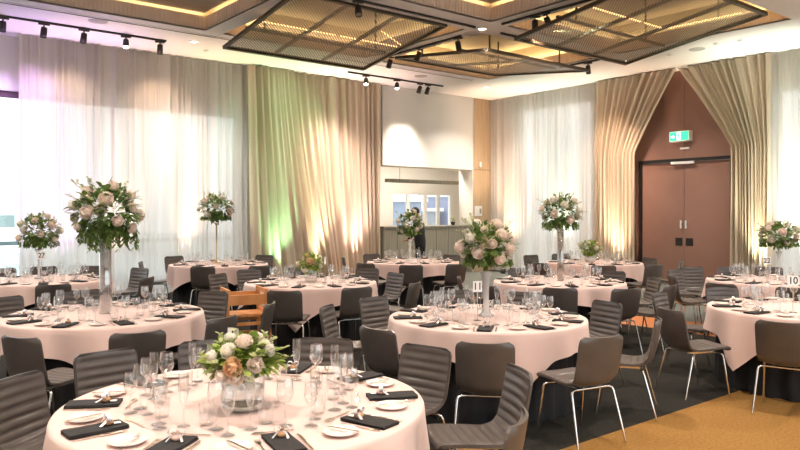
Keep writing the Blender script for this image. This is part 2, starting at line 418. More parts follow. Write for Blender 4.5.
# a potted plant on the bar
pp = empty('potted_plant', (XB1-.45, 15.0, 1.336)); tag(pp, 'small green potted plant on the right end of the bar counter', 'plant')
b = MB(); b.lathe([(.05,0),(.065,.1)], 14); b.build('pot', darkmetal, pp)
b = MB()
for k in range(40):
    a = random.random()*2*PI; r = random.uniform(.02,.10); z = random.uniform(.1,.2)
    q = Vector((math.cos(a)*r, math.sin(a)*r, z)); dd = Vector((math.cos(a), math.sin(a), .5))*.05; sd = Vector((-math.sin(a), math.cos(a), 0))*.014
    b.add([q, q+dd*.5+sd, q+dd, q+dd*.5-sd], [(0,1,2,3)])
b.build('foliage', leaf_lime, pp)

# outside: terrace, lake, glass balustrade, a far building behind the bar
pav = mat('terrace_paving', (.62,.62,.60), .8); lake = mat('pale_water', (.60,.66,.66), .5)
b = MB(); b.box(-40, 11.0, YW+.3, 19.2, -.2, -.02); b.box(XW+.3, 40, -30, YW, -.2, -.02); b.box(-40, XW+.3, -30, Y0-.3, -.2, -.02); b.box(11, 40, BY1+.2, 60, -.2, -.02); struct(b, 'ground', pav)
b = MB(); b.box(-90, 11.0, 19.2, 160, -1.3, -1.2); struct(b, 'water', lake)
b = MB(); b.box(-90, 30, 160, 166, -1.3, 1.2); struct(b, 'hills', mat('far_shore', (.20,.27,.26), .9))
t = empty('balustrade', (2, 18.9, 0)); tag(t, 'glass terrace balustrade with teal rail outside the windows', 'balustrade')
teal = mat('teal_rail', (.16,.25,.26), .4)
b = MB(); b.box(-18, 9, -.04, .04, .92, 1.02); b.build('rail', teal, t)
b = MB(); b.box(-18, 9, -.006, .006, .08, .9); b.build('glass_panel', thin_glass('teal_glass', (.88,.94,.94), .06, .3), t)
for k in range(10):
    b = MB(); xx = -17.9+k*2.98; b.box(xx-.025, xx+.025, -.03, .03, -.02, .92); b.build('post', teal, t)
for k, (xx, yy, w, h, c) in enumerate(((19.3, 24, 1.0, 2.15, (.30,.35,.45)), (20.75, 24.6, 1.0, 1.75, (.36,.38,.40)), (22.1, 24, .9, 2.4, (.33,.36,.5)))):
    fm = mat('pavilion_%d' % k, c, .7)
    t = empty('garden_pavilion', (xx, yy, 0)); tag(t, ['blue-grey pavilion seen through the bar window, left', 'low grey pavilion seen through the bar window, middle', 'tall bluish pavilion seen through the bar window, right'][k], 'building', 'pavilions beyond the bar')
    b = MB(); b.box(-w/2, w/2, -1, 1, -.02, h); b.build('wall_block', fm, t)
    b = MB(); b.box(-w/2-.2, w/2+.2, -1.2, 1.2, h, h+.15); b.build('roof', white_paint, t)
    b = MB(); b.box(-w/2+.3, w/2-.3, -1.03, -1, 1, h-.5); b.build('glazing', steel, t)

# ------------------------------------------------------------------ curtains
def wavefun(n, seed, irr=.35):
    rnd = random.Random(seed); ph = [rnd.uniform(0, 2*PI) for _ in range(4)]
    def f(u):
        w = u*n + irr*math.sin(2*PI*u*n*.13+ph[0]) + irr*.8*math.sin(2*PI*u*n*.29+ph[1])
        s = math.sin(2*PI*w)
        return s*(.8+.3*math.sin(2*PI*u*n*.21+ph[2])) + .35*math.sin(4*PI*w+ph[3])
    return f
def curtain(name, label, edge0, edge1, axis, plane, z0, z1, amp, wl, m, seed, rows=10, amp_bottom=1.0, irr=.35):
    """edge0(t)/edge1(t): the two side edges along the wall as functions of height fraction t (0 bottom, 1 top)"""
    Lx = abs(edge1(1)-edge0(1)); n = max(3, Lx/wl); f = wavefun(n, seed, irr); cols = int(n*9)
    g = []
    for j in range(rows+1):
        t = j/rows; z = z0+(z1-z0)*t; row = []
        for i in range(cols+1):
            u = i/cols; p = edge0(t)+(edge1(t)-edge0(t))*u
            k = amp*((1-t)*amp_bottom+t)
            d = f(u)*k*(1-.25*math.sin(3*t+u*5))
            w = .012*math.sin(9*t+u*40)*(1-t)
            row.append((p+w, plane-d, z) if axis == 'x' else (plane-d, p+w, z))
        g.append(row)
    b = MB(); b.grid(g)
    o = b.build(name, m); tag(o, label, 'curtain'); return o
def lin(a, b): return lambda t: a+(b-a)*t
XS0 = onY(19, YC)[0]; XS1 = onY(252, YC)[0]
curtain('sheer_curtain', 'white sheer curtain over the windows left of the beige drape', lin(XS0, XS0), lin(XS1, XS1), 'x', YC+.09, .03, ZC-.02, .06, .16, sheer_m, 3)
xd0, xd1 = onY(245, YC)[0], onY(381, YC)[0]; xm = xd0+1.15
curtain('beige_drape', 'swept beige drape beside the white sheer, left panel gathered', lambda t: xd0+.10*(1-t), lambda t: xm+.75*(1-t)**1.3, 'x', YC-.10, .03, ZC-.02, .085, .20, drape_m, 11, 14, 1.2)
curtain('beige_drape', 'straight beige drape nearest the bar opening', lambda t: xm-.1+.85*(1-t)**1.3, lambda t: xd1-.05*(1-t), 'x', YC+.02, .03, ZC-.02, .085, .21, drape_m, 5, 14, 1.05)
yr1 = onX(487, XC)[0]; yr0 = onX(596, XC)[0]; ya = onX(679, XC)[0]; yb = onX(638, XC)[0]; yc = onX(733, XC)[0]; ye = onX(772, XC)[0]
curtain('sheer_curtain', 'white sheer curtain on the right wall beside the timber pillar', lin(yr1-.05, yr1-.05), lin(yr0+.06, yr0+.06), 'y', XC+.09, .03, ZC-.02, .055, .15, sheer_m, 21)
tie = 0.62
def pull(top, low):
    def f(t):
        s = min(1, max(0, (t-tie)/(1-tie)))
        return low+(top-low)*(s**1.12)
    return f
curtain('beige_drape', 'beige drape swept open on the left of the brown doors', pull(ya+.02, yb+.05), lin(yr0, yr0), 'y', XC-.04, .03, ZC-.02, .085, .19, drape_m, 31, 24, 1.0, .2)
curtain('beige_drape', 'beige drape swept open on the right of the brown doors', pull(ya-.02, yc), lin(ye, ye), 'y', XC-.04, .03, ZC-.02, .085, .19, drape_m, 41, 24, 1.0, .2)
curtain('sheer_curtain', 'white sheer curtain right of the swept beige door drape', lin(ye+.2, ye+.2), lin(2.5, 2.5), 'y', XC+.09, .03, ZC-.02, .055, .15, sheer_m, 51)

# ------------------------------------------------------------------ hung mesh panels
def mesh_alpha(name, col, pitch=.05, open_=.42):
    m = mat(name, col, .45, .4); nt = m.node_tree; out = nt.nodes['Material Output']; bs = nt.nodes['Principled BSDF']
    tc = N(m, 'ShaderNodeTexCoord'); mp = N(m, 'ShaderNodeMapping'); mp.inputs['Rotation'].default_value = (0, 0, PI/4)
    k = 2*PI/pitch; mp.inputs['Scale'].default_value = (k, k, k); L(m, tc.outputs['Object'], mp.inputs['Vector'])
    sp = N(m, 'ShaderNodeSeparateXYZ'); L(m, mp.outputs['Vector'], sp.inputs[0])
    s1 = N(m, 'ShaderNodeMath', operation='SINE'); s2 = N(m, 'ShaderNodeMath', operation='SINE'); L(m, sp.outputs[0], s1.inputs[0]); L(m, sp.outputs[1], s2.inputs[0])
    mn = N(m, 'ShaderNodeMath', operation='MINIMUM'); L(m, s1.outputs[0], mn.inputs[0]); L(m, s2.outputs[0], mn.inputs[1])
    gt = N(m, 'ShaderNodeMath', operation='GREATER_THAN'); gt.inputs[1].default_value = math.cos(PI*math.sqrt(open_)); L(m, mn.outputs[0], gt.inputs[0])
    tp = N(m, 'ShaderNodeBsdfTransparent'); mx = N(m, 'ShaderNodeMixShader')
    L(m, gt.outputs[0], mx.inputs[0]); L(m, bs.outputs[0], mx.inputs[1]); L(m, tp.outputs[0], mx.inputs[2]); L(m, mx.outputs[0], out.inputs['Surface'])
    return m
mesh_m = mesh_alpha('expanded_mesh', (.24,.20,.14), .042, .28)
def panel(label, x0, x1, ylow, yhigh, zlow, zhigh, nx, leds, hang):
    L_ = math.hypot(yhigh-ylow, zhigh-zlow); ang = math.atan2(zhigh-zlow, abs(yhigh-ylow))
    s = 1 if yhigh > ylow else -1
    root = empty('ceiling_mesh_panel', (x0, ylow, zlow)); tag(root, label, 'ceiling panel', 'hung mesh ceiling panels')
    def P(u, v, w=0):
        return Vector((u, s*(v*math.cos(ang)-w*math.sin(ang)), v*math.sin(ang)+w*math.cos(ang)))
    def bar(u0, u1, v0, v1, w0, w1):
        vs = [P(u, v, w) for w in (w0, w1) for v in (v0, v1) for u in (u0, u1)]
        return MB().add(vs, [(0,2,3,1),(4,5,7,6),(0,1,5,4),(2,6,7,3),(0,4,6,2),(1,3,7,5)])
    wd = x1-x0
    fr = bar(0, wd, 0, .06, -.03, .03); 
    for a in ((0, wd, L_-.06, L_, -.03, .03), (0, .05, .06, L_-.06, -.03, .03), (wd-.05, wd, .06, L_-.06, -.03, .03)):
        q = bar(*a); fr.add(q.v, q.f)
    fr.build('frame', bronze, root)
    sh = MB(); sh.add([P(.03,.03), P(wd-.03,.03), P(wd-.03,L_-.03), P(.03,L_-.03)], [(0,1,2,3)]); sh.build('mesh_sheet', mesh_m, root)
    for k in range(1, nx):
        u = wd*k/nx; bar(u-.03, u+.03, .06, L_-.06, .004, .05).build('divider', bronze, root)
    for v in (.32, ):
        bar(.05, wd-.05, L_*v-.025, L_*v+.025, .05, .09).build('cross_bar', bronze, root)
    for (u0, v0, u1, v1) in leds:
        a = P(u0, v0, .03) ; c = P(u1, v1, .03)
        q = MB(); q.tube([a, c], .014, 6); q.build('light_strip', led_m, root)
    for (u, v) in hang:
        a = P(u, v, .03); q = MB(); q.tube([a, (a.x, a.y, ZC+.62-zlow)], .018, 6); q.build('hanger', bronze, root)
    return root
panel('dark mesh ceiling panel tilted in the bay left of the middle track', 5.46, 8.52, 11.7, 9.2, 4.60, 4.99, 3, [(.1,1.25,1.55,1.25),(1.65,1.25,2.95,1.25),(2.2,1.75,2.95,1.35)], [(.35,.9),(2.7,.9),(.4,2.3),(2.7,2.3)])
panel('dark mesh ceiling panel tilted over the bay nearest the brown doors', 8.98, 12.18, 8.06, 5.35, 4.60, 5.0, 3, [(.1,1.45,1.5,1.45),(1.6,1.45,2.2,1.45),(2.25,1.5,2.8,2.5)], [(.5,.9),(2.5,.9),(.6,2.2),(2.6,2.2)])
panel('dark mesh ceiling panel tilted over the far corner bay', 9.45, 12.5, 9.12, 11.85, 4.68, 4.99, 2, [(1.2,.05,1.9,.05)], [(.3,.25),(2.3,.2),(.3,2.2),(2.6,2.2)])
for k in (0, 4):
    a, b, c, d = COF[k]; q = MB(); q.box(a+.05, b-.05, c+.05, d-.05, ZC+.30, ZC+.33)
    o = q.build('ceiling_mesh_panel', brownpanel); tag(o, ['brown flat panel filling the ceiling recess at far left', 'brown flat panel filling the ceiling recess above table eleven'][0 if k == 0 else 1], 'ceiling panel', 'flat ceiling panels')
    h = MB()
    for xx in (a+.5, b-.5): h.tube([(xx, (c+d)/2, ZC+.33), (xx, (c+d)/2, ZC+.62)], .015, 6)
    hh = h.build('hanger', bronze, o)
# slots in the ceiling (air diffusers)
for (lab, x0, x1, y0, y1) in (('long dark air slot in the ceiling above the left sheer curtain', 1.5, 6.1, 12.60, 12.66), ('long dark air slot in the ceiling near the bar', 8.2, 12.6, 12.66, 12.71)):
    q = MB(); q.box(x0, x1, y0, y1, ZC-.008, ZC-.0005); q.box(x0, x1, y0-.05, y0-.012, ZC-.012, ZC-.0005, 1)
    tag(q.build('ceiling_air_slot', [darkmetal, ceil_m]), lab, 'air vent')
q = MB()
for k in range(4): q.box(13.35+k*.09, 13.40+k*.09, 3.5, 5.0, ZC-.01, ZC-.0005)
tag(q.build('ceiling_grille', darkmetal), 'dark slatted air grille in the ceiling at upper right', 'air vent')
# ceiling speakers / detectors
disc_m = mat('grey_disc', (.45,.44,.42), .6)
sp = MB(); sp.lathe([(.16,0),(.15,-.012),(.0,-.014)], 24, cap0=False, cap1=False); spk = sp.build('ceiling_speaker', disc_m); tag(spk, None, 'speaker')
putspk = placer(spk)
for (px, py, lab) in ((98, 21, 'round grey ceiling speaker above the left spotlight track'), (472, 33.5, 'round grey ceiling speaker at the crossing of the ceiling beams'), (697, 49, 'round grey ceiling speaker above the brown doors'), (421, 76, 'round grey ceiling speaker near the bar spotlights')):
    p = onZ(px, py, ZC); putspk((p.x, p.y, ZC-.001), 0, lab, 'round ceiling speakers')
sp = MB(); sp.lathe([(.05,0),(.045,-.03),(.0,-.04)], 16, cap0=False, cap1=False); sm_ = sp.build('smoke_detector', white_paint); tag(sm_, None, 'detector')
putsm = placer(sm_)
for (px, py, lab) in ((206, 50, 'small white ceiling detector left of the hung mesh panel'), (670, 54, 'small white ceiling detector before the brown doors'), (716, 43, 'small white ceiling detector near the right drape'), (740, 40, 'small white ceiling detector furthest to the right')):
    p = onZ(px, py, ZC); putsm((p.x, p.y, ZC-.001), 0, lab, 'small ceiling detectors')

# downlights
dl = empty('ceiling_downlight', (0,0,0)); tag(dl, None, 'light')
q = MB(); q.lathe([(.10,0),(.095,-.012),(.075,-.012),(.07,0)], 24, cap0=False, cap1=False); q.build('trim_ring', white_paint, dl)
q = MB(); q.lathe([(.07,-.003),(.0,-.003)], 24, cap0=False, cap1=False); q.build('diffuser', down_m, dl)
putdl = placer(dl)
DL = []
for X in (-2, 1.5, 5.57, 9.2, 13.6):
    for Y in (-2, 1.5, 4.9, 8.93, 13.2):
        DL.append((X, Y))
vis = 0
for (X, Y) in DL:
    if abs(X-9.2) < .1 and Y > 8: X -= .0; Y = 13.2 if Y > 12 else 9.02
    px, py, d = proj(Vector((X, Y, ZC)))
    if -20 < px < 820 and py > -10 and d > 0:
        side = 'in the ceiling beam' if Y < 12.5 and X < 13 else ('in the ceiling border by the windows' if Y > 12.5 else 'in the ceiling border by the doors')
        lab = 'round recessed downlight %s, number %d from the left' % (side, vis+1)
        DLlab = lab; vis += 1
        putdl((X, Y, ZC-.001), 0, {(0): ''}.get(9, 'round recessed downlight ' + side + ' near ' + ['the left track', 'the left mesh panel', 'the beam crossing', 'the far corner', 'the brown doors', 'the right drape', 'the upper right corner', 'the upper edge'][min(vis-1, 7)]), 'recessed downlights')
    s = bpy.data.lights.new('downlight_lamp', 'SPOT'); s.energy = 430; s.spot_size = 2.1; s.spot_blend = .8; s.shadow_soft_size = .12; s.color = (1,.88,.77)
    so = bpy.data.objects.new('downlight_lamp', s); C.objects.link(so); so.location = (X, Y, ZC-.03)

# ------------------------------------------------------------------ track spotlights
def track(label, p0, p1):
    d = (p1-p0).normalized(); n = Vector((-d.y, d.x, 0))*.018
    vs = [p0+n, p0-n, p1-n, p1+n]; vs = vs+[v+Vector((0,0,-.035)) for v in vs]
    b = MB(); b.add(vs, [(0,1,2,3)[::-1],(4,5,6,7)[::-1],(0,1,5,4),(1,2,6,5),(2,3,7,6),(3,0,4,7)])
    tag(b.build('ceiling_light_track', darkmetal), label, 'light track', 'ceiling light tracks')
ZT = ZC-.001
yt1 = 13.05
def PY(px, Y, z=ZT): return Vector((onY(px, Y)[0], Y, z))
def PX(px, X, z=ZT): return Vector((X, onX(px, X)[0], z))
ytA = onZ(82, 30, 4.95).y; ytB = onZ(396, 80.5, 4.95).y
track('black light track above the left sheer curtain', PY(-30, ytA), PY(166, ytA))
track('black light track before the beige drape and bar bulkhead', PY(348, ytB), PY(443, ytB))
track('black light track between the two far mesh panels', PX(461, 9.22), PX(388, 9.22))
track('black light track along the beam left of the beam crossing', PY(330, 8.98), PY(475, 8.98))
track('black light track running toward the viewer above table eleven', PX(502, 9.2), PX(600, 9.2))
track('short black light track right of the beam crossing', PY(501, 8.98), PY(556, 8.98))
track('black light track behind the far corner mesh panel', PX(560, 12.95), PX(600, 12.95))
SPOT = {}
def spot_proto(lit):
    r = empty('track_spotlight'); tag(r, None, 'spotlight')
    b = MB(); b.box(-.09, .09, -.018, .018, -.065, -.036); b.build('adapter', darkmetal, r)
    b = MB(); b.tube([(0,0,-.065),(0,0,-.13)], .012, 8); b.build('stem', darkmetal, r)
    M = Matrix.Translation((0,0,-.14)) @ Matrix.Rotation(math.radians(28), 4, 'X')
    b = MB(); b.lathe([(.0,.04),(.042,.04),(.05,.02),(.056,-.14),(.05,-.14),(.048,-.125)], 18, M=M, cap0=False, cap1=False); b.build('lamp_head', darkmetal, r)
    b = MB(); b.lathe([(.048,-.126),(.0,-.126)], 18, M=M, cap0=False, cap1=False); b.build('lens', lamp_on if lit else lamp_off, r)
    return r
pl_on = placer(spot_proto(True)); pl_off = placer(spot_proto(False))
def spot(p, lit, aim, label, energy=0, color=(1,1,1), size=1.0):
    a = Vector(aim)-p; rz = math.atan2(a.y, a.x)+PI/2 + PI
    (pl_on if lit else pl_off)((p.x, p.y, p.z), rz, label, 'black track spotlights')
    if energy:
        s = bpy.data.lights.new('spotlight_lamp', 'SPOT'); s.energy = energy; s.color = color; s.spot_size = size; s.spot_blend = .8; s.shadow_soft_size = .05
        o = bpy.data.objects.new('spotlight_lamp', s); C.objects.link(o)
        dirv = Vector((a.x, a.y, 0)).normalized()
        hd = p + dirv*.10 + Vector((0,0,-.31)); o.location = hd
        o.rotation_euler = (Vector(aim)-hd).to_track_quat('-Z', 'Y').to_euler()
for k, (px, lit, ax, en, colr, lab) in enumerate((
    (3, False, -1.5, 90, (.62,.40,1), 'black spotlight at the far left end of the left track'),
    (44, False, 2.2, 80, (.85,.50,1), 'black spotlight second on the left track, over the curtain edge'),
    (84, False, 3.0, 55, (1,.70,.52), 'black spotlight in the middle of the left track'),
    (126, True, 2.0, 60, (1,.72,.5), 'brightly lit spotlight on the left track'),
    (160, False, 6.6, 60, (1,.66,.46), 'black spotlight at the right end of the left track'))):
    x = onY(px, ytA)[0]; spot(Vector((x, ytA, ZT)), lit, (x+.4 if k > 2 else x, YC+.05, 3.6) if not lit else (x*.75, ytA*.75, 2.0), lab, en, colr, 1.3)
for (px, lit, dx, en, colr, lab) in ((366, True, -.5, 110, (1,.80,.70), 'brightly lit spotlight at the left end of the bar track'), (397, True, .2, 80, (1,.85,.68), 'second lit spotlight along the bar track'), (420, False, 0, 160, (1,.85,.7), 'black unlit spotlight third along the bar track'), (428, False, 0, 160, (1,.88,.75), 'black unlit spotlight nearest the right end of the bar track')):
    x = onY(px, ytB)[0]; spot(Vector((x, ytB, ZT)), lit, (x+dx, 14.5, 3.0) if not lit else (x*.8, ytB*.8, 2.0), lab, en, colr, 1.1)
x = onY(283, 12.9)[0]
for (px, lab, aim, en, colr) in ((458, 'black spotlight nearest the beam crossing on the track between far panels', (15, 12.5, 3.2), 110, (.80,1,.82)), (419, 'black spotlight midway on the track between the far panels', (8.2, 14.5, 3.6), 230, (.50,1,.52)), (390, 'black spotlight at the far end of the track between far panels', (9.5, 14.5, 2.6), 350, (1,.62,.58))):
    spot(PX(px, 9.22), False, aim, lab, en, colr, .8)
spot(PY(358, 8.98), False, (5, 6, 0), 'black spotlight hanging alone under the upper edge beam')
spot(PX(535, 9.2), False, (15, 12, 3), 'black spotlight left of the pair on the track above table eleven', 350, (1,.60,.42), .8)
spot(PX(547, 9.2), False, (15.2, 5.5, 4.2), 'black spotlight right of the pair on the track above table eleven', 300, (.9,1,.72), .8)
spot(PX(588, 12.95), False, (15.2, 10.6, 2.5), 'black spotlight beside the far corner panel, above the right drape', 300, (1,.68,.48), 1.0)
spot(Vector((10.2, 6.6, ZC+.0)), False, (15, 6, 2), 'black spotlight above the mesh panel nearest the doors') if False else None
# floor uplights behind tables washing the drapes
ul = empty('floor_uplight'); tag(ul, None, 'light')
b = MB(); b.lathe([(.07,0),(.075,.12),(.06,.12)], 16, cap1=False); b.build('can', darkmetal, ul)
b = MB(); b.lathe([(.06,.10),(.0,.10)], 16, cap0=False, cap1=False); b.build('lens', down_m, ul)
putul = placer(ul)
UL = []
for (px, en, colr, lab) in ((22, 260, (.60,.36,1), 'purple-beamed floor uplight at the left end of the sheer'), (70, 330, (.85,.55,1), 'lilac-beamed floor uplight before the left sheer'), (125, 420, (1,.70,.50), 'peach-beamed floor uplight before the left sheer'), (190, 520, (1,.68,.46), 'peach-beamed floor uplight before the sheer near the gold stand'), (282, 330, (.42,1,.48), 'green-beamed floor uplight at the foot of the swept beige drape'), (325, 480, (1,.90,.62), 'warm floor uplight at the foot of the beige drape by the bar'), (362, 560, (1,.66,.62), 'pink-beamed floor uplight at the foot of the drape next to the bar')):
    UL.append((onY(px, YC-.42)[0], YC-.42, 0, .16, en, colr, lab))
for (px, en, colr, lab) in ((503, 750, (1,.66,.46), 'peach-beamed floor uplight next to the timber pillar'), (552, 420, (.80,1,.78), 'pale green floor uplight before the right-wall sheer'), (612, 520, (1,.72,.52), 'peach-beamed floor uplight at the drape left of the doors'), (757, 480, (1,.94,.70), 'warm green floor uplight at the drape right of the doors'), (795, 700, (.9,1,.85), 'white-beamed floor uplight before the sheer right of the doors')):
    UL.append((XC-.42, onX(px, XC-.42)[0], .16, 0, en, colr, lab))
for (x, y, ax, ay, en, colr, lab) in UL:
    putul((x, y, 0), 0, lab, 'floor uplights')
    s = bpy.data.lights.new('uplight_lamp', 'SPOT'); s.energy = en; s.color = colr; s.spot_size = 1.0; s.spot_blend = .9; s.shadow_soft_size = .06
    o = bpy.data.objects.new('uplight_lamp', s); C.objects.link(o); o.location = (x, y, .14)
    o.rotation_euler = Vector((ax, ay, 2.2)).to_track_quat('-Z', 'Y').to_euler()
# bar lights under the bulkhead
b = MB(); b.box(XB0+.1, XB1-.1, 15.10, 15.14, 3.40, 3.44); tag(b.build('bar_light_strip', down_m), 'warm light strip behind the bar bulkhead', 'light')
ar = bpy.data.lights.new('bar_strip_lamp', 'AREA'); ar.shape = 'RECTANGLE'; ar.size = 3.0; ar.size_y = .25; ar.energy = 75; ar.color = (1,.90,.76)
ao = bpy.data.objects.new('bar_strip_lamp', ar); C.objects.link(ao); ao.location = ((XB0+XB1)/2+.5, 15.6, 3.43)

# ------------------------------------------------------------------ tables
class T: pass
TB = {}
def deft(k, px, d, phrase, off, corner):
    t = T(); t.c = W(px, d); t.phrase = phrase; t.off = off; t.corner = corner; t.d = d; t.px = px; TB[k] = t
deft(1, 246, 3.58, 'the foreground table', 12, 53)
deft(2, 105, 6.69, 'the table in front of table twenty-seven', 2, 155)
deft(3, 44, 10.1, 'table twenty-seven', 10, 100)
deft(4, 219, 13.25, 'the far table by the sheer curtain', 14, 224)
deft(5, 311, 9.75, 'the table beside the wooden highchair', 5, 184)
deft(6, 413, 13.9, 'the table before the bar counter', 20, 195)
deft(7, 487, 6.50, 'table eleven', 8, 175)
deft(8, 559, 9.85, 'the table right behind table eleven', 0, 140)
deft(9, 594, 13.6, 'the far table left of the doors', 18, 120)
deft(10, 775, 10.0, 'table twenty-two', 12, 216)
deft(11, 805, 7.05, 'table ten', 26, 246)
TR = .885; TZ = .752
def adir(deg):      # clock angle: 0 away from the camera, 90 to the right
    a = math.radians(deg); return F*math.cos(a) + RT*math.sin(a)
def cloth_mesh(seed):
    """square overlay draped on a round top, one corner along local +X"""
    rnd = random.Random(seed); ph = [rnd.uniform(0, 2*PI) for _ in range(5)]
    n = 128; rings = []
    for r in (0.001, .3, .6, .85, TR-.012):
        rings.append([(r*math.cos(2*PI*k/n), r*math.sin(2*PI*k/n), TZ+.0015*math.sin(5*k/n*2*PI+r*9)) for k in range(n)])
    rings.append([((TR+.004)*math.cos(2*PI*k/n), (TR+.004)*math.sin(2*PI*k/n), TZ-.004) for k in range(n)])
    for t in (.04, .2, .4, .6, .8, 1.0):
        row = []
        for k in range(n):
            a = 2*PI*k/n; s = 1.095
            q = max(abs(math.cos(a-PI/4)), abs(math.sin(a-PI/4))); raw = s/q-TR
            drop = .205+max(0, raw-.21)**1.12*.86
            pk = min(1, max(0, (raw-.21)/.45))
            fold = .036*math.sin(9*a+ph[0])+.030*math.sin(14*a+ph[1])+.016*math.sin(23*a+ph[2])
            r = TR+.010+t*(.018+.030*pk)+fold*t*(.55+.5*pk)
            row.append((r*math.cos(a), r*math.sin(a), TZ-.006-t*drop*(1-.06*pk*t)))
        rings.append(row)
    b = MB(); b.grid(rings, True, 0, True); b.add([rings[0][k] for k in range(n)], [tuple(range(n))], True)
    return b
def skirt_mesh(seed):
    rnd = random.Random(seed); ph = rnd.uniform(0, 6); n = 160; rows = []
    for t, r0 in ((0, TR-.03), (.12, TR-.07), (.3, TR-.095), (.7, TR-.09), (1, TR-.085)):
        row = []
        for k in range(n):
            a = 2*PI*k/n; r = r0+min(1, t*2)*(.018*math.sin(30*a+ph)+.010*math.sin(17*a)); row.append((r*math.cos(a), r*math.sin(a), .71-t*.705))
        rows.append(row)
    b = MB(); b.grid(rows, True, 0, True); return b
tops = MB(); tops.lathe([(0.001,.712),(TR-.02,.712),(TR-.01,.72),(TR-.01,.742),(TR-.02,.747),(0.001,.747)], 48, cap0=False, cap1=False)
topm = tops.mesh('tabletop', barwood); skm = skirt_mesh(1).mesh('skirt', blackcloth)
clm = [cloth_mesh(s).mesh('tablecloth', cloth) for s in (1, 2, 3)]
legb = MB(); legb.tube([(.6,0,.712),(.6,0,0)], .016, 8); legm = legb.mesh('leg', steel)
for k, t in TB.items():
    r = empty('round_table', t.c); tag(r, 'round banquet table with black floor-length skirt, '+t.phrase.replace('the table ', 'the one ').replace('the far table', 'far one').replace('the foreground table', 'nearest the viewer'), 'table', 'round banquet tables')
    for nm, me in (('tabletop', topm), ('skirt', skm)):
        o = bpy.data.objects.new(nm, me); C.objects.link(o); o.parent = r
        if nm == 'skirt': o['label'] = 'black floor-length cloth skirt'
    for q in range(4):
        o = bpy.data.objects.new('leg', legm); C.objects.link(o); o.parent = r; o.rotation_euler = (0, 0, q*PI/2+.4)
    o = bpy.data.objects.new('tablecloth', clm[k % 3]); C.objects.link(o); o.location = t.c
    dv = adir(t.corner); o.rotation_euler = (0, 0, math.atan2(dv.y, dv.x))
    tag(o, 'pale blush cloth with hanging corners over '+t.phrase, 'tablecloth', 'blush overlay cloths')

# ------------------------------------------------------------------ chair
PR = [(.252,.418),(.245,.436),(.215,.446),(.10,.441),(-.04,.430),(-.13,.428),(-.185,.440),(-.222,.476),(-.240,.53),(-.256,.60),(-.275,.70),(-.292,.80)]
def cat(P, n):
    out = []; m = len(P)-1
    for i in range(n+1):
        s = i/n*m; k = min(int(s), m-1); f = s-k
        p0, p1, p2, p3 = P[max(k-1,0)], P[k], P[k+1], P[min(k+2,m)]
        out.append(tuple(.5*((2*p1[j])+(-p0[j]+p2[j])*f+(2*p0[j]-5*p1[j]+4*p2[j]-p3[j])*f*f+(-p0[j]+3*p1[j]-3*p2[j]+p3[j])*f**3) for j in (0, 1)))
    return out
NP = 88
prof = cat(PR, NP)
al = [0]
for i in range(NP): al.append(al[-1]+math.hypot(prof[i+1][0]-prof[i][0], prof[i+1][1]-prof[i][1]))
LT = al[-1]
def halfw(s):
    x = s*LT
    w = .203 if x < .25 else .203-.010*math.sin(min(1,(x-.25)/.3)*PI) + (.004*(x-.25)/.5)
    rc = .055
    for e in (x, LT-x):
        if e < rc: w -= rc*(1-math.sqrt(max(0, 1-((rc-e)/rc)**2)))*.8
    return w
def shell_pt(i, q, off):
    y, z = prof[i]; y0, z0 = prof[max(i-1,0)]; y1, z1 = prof[min(i+1,NP)]
    ty, tz = y1-y0, z1-z0; l = math.hypot(ty, tz) or 1; ny, nz = tz/l, -ty/l     # normal toward the sitter
    s = al[i]/LT; w = halfw(s); bend = min(1, max(0, (s-.42)/.15))
    curl = (.040*bend+.014*(1-bend))*abs(q)**2.4
    return Vector((q*w, y+ny*(off+curl), z+nz*(off+curl)))
QN = 14
def slab(i0, i1, o_in, o_out, inset=1.0, step=1):
    b = MB(); idx = list(range(i0, i1+1, step))
    if idx[-1] != i1: idx.append(i1)
    fr = [[shell_pt(i, inset*(-1+2*k/QN), o_in(i, -1+2*k/QN) if callable(o_in) else o_in) for k in range(QN+1)] for i in idx]
    bk = [[shell_pt(i, inset*(-1+2*k/QN), o_out) for k in range(QN+1)] for i in idx]
    b.grid(fr); b.grid([r[::-1] for r in bk])
    rim = [fr[0], bk[0]]; b.grid([bk[0], fr[0]], False); b.grid([fr[-1], bk[-1]], False)
    b.grid([[r[0] for r in fr], [r[0] for r in bk]], False); b.grid([[r[-1] for r in bk], [r[-1] for r in fr]], False)
    return b
ISPLIT = next(i for i in range(NP) if al[i] > LT*.455)
def ribs(n):
    def f(i, q):
        s = al[i]/LT*n; e = 1-abs(q)**6
        return .003+.016*e*abs(math.sin(PI*s))**.5
    return f
def chair_proto():
    r = empty('dining_chair'); tag(r, None, 'chair')
    slab(0, NP, -.002, -.016, 1.0, 2).build('shell', leather, r)['label'] = 'smooth outer leather shell'
    slab(2, ISPLIT, ribs(15), -.001, .955).build('seat', leather, r)['label'] = 'ribbed seat pad'
    slab(ISPLIT, NP-2, ribs(15), -.001, .955).build('backrest', leather, r)['label'] = 'horizontally ribbed backrest pad'
    for sx in (-1, 1):
        for fy, pts in ((1, [(.14,.14,.398),(.170,.15,.398),(.192,.158,.388),(.199,.163,.365),(.217,.215,.012),(.2173,.2155,0)]), (-1, [(.14,-.14,.398),(.170,-.148,.398),(.192,-.158,.388),(.199,-.166,.365),(.225,-.262,.012),(.2252,-.2625,0)])):
            b = MB(); b.tube([(sx*x, y, z) for x, y, z in pts], .0095, 8); b.build('leg', chrome, r)
    b = MB(); b.tube([(-.14,.14,.398),(.14,.14,.398)], .0095, 8); b.tube([(-.14,-.14,.398),(.14,-.14,.398)], .0095, 8)
    b.box(-.10,-.07,-.14,.14,.392,.408); b.box(.07,.10,-.14,.14,.392,.408)
    b.build('underframe', chrome, r)
    return r
putchair = placer(chair_proto())
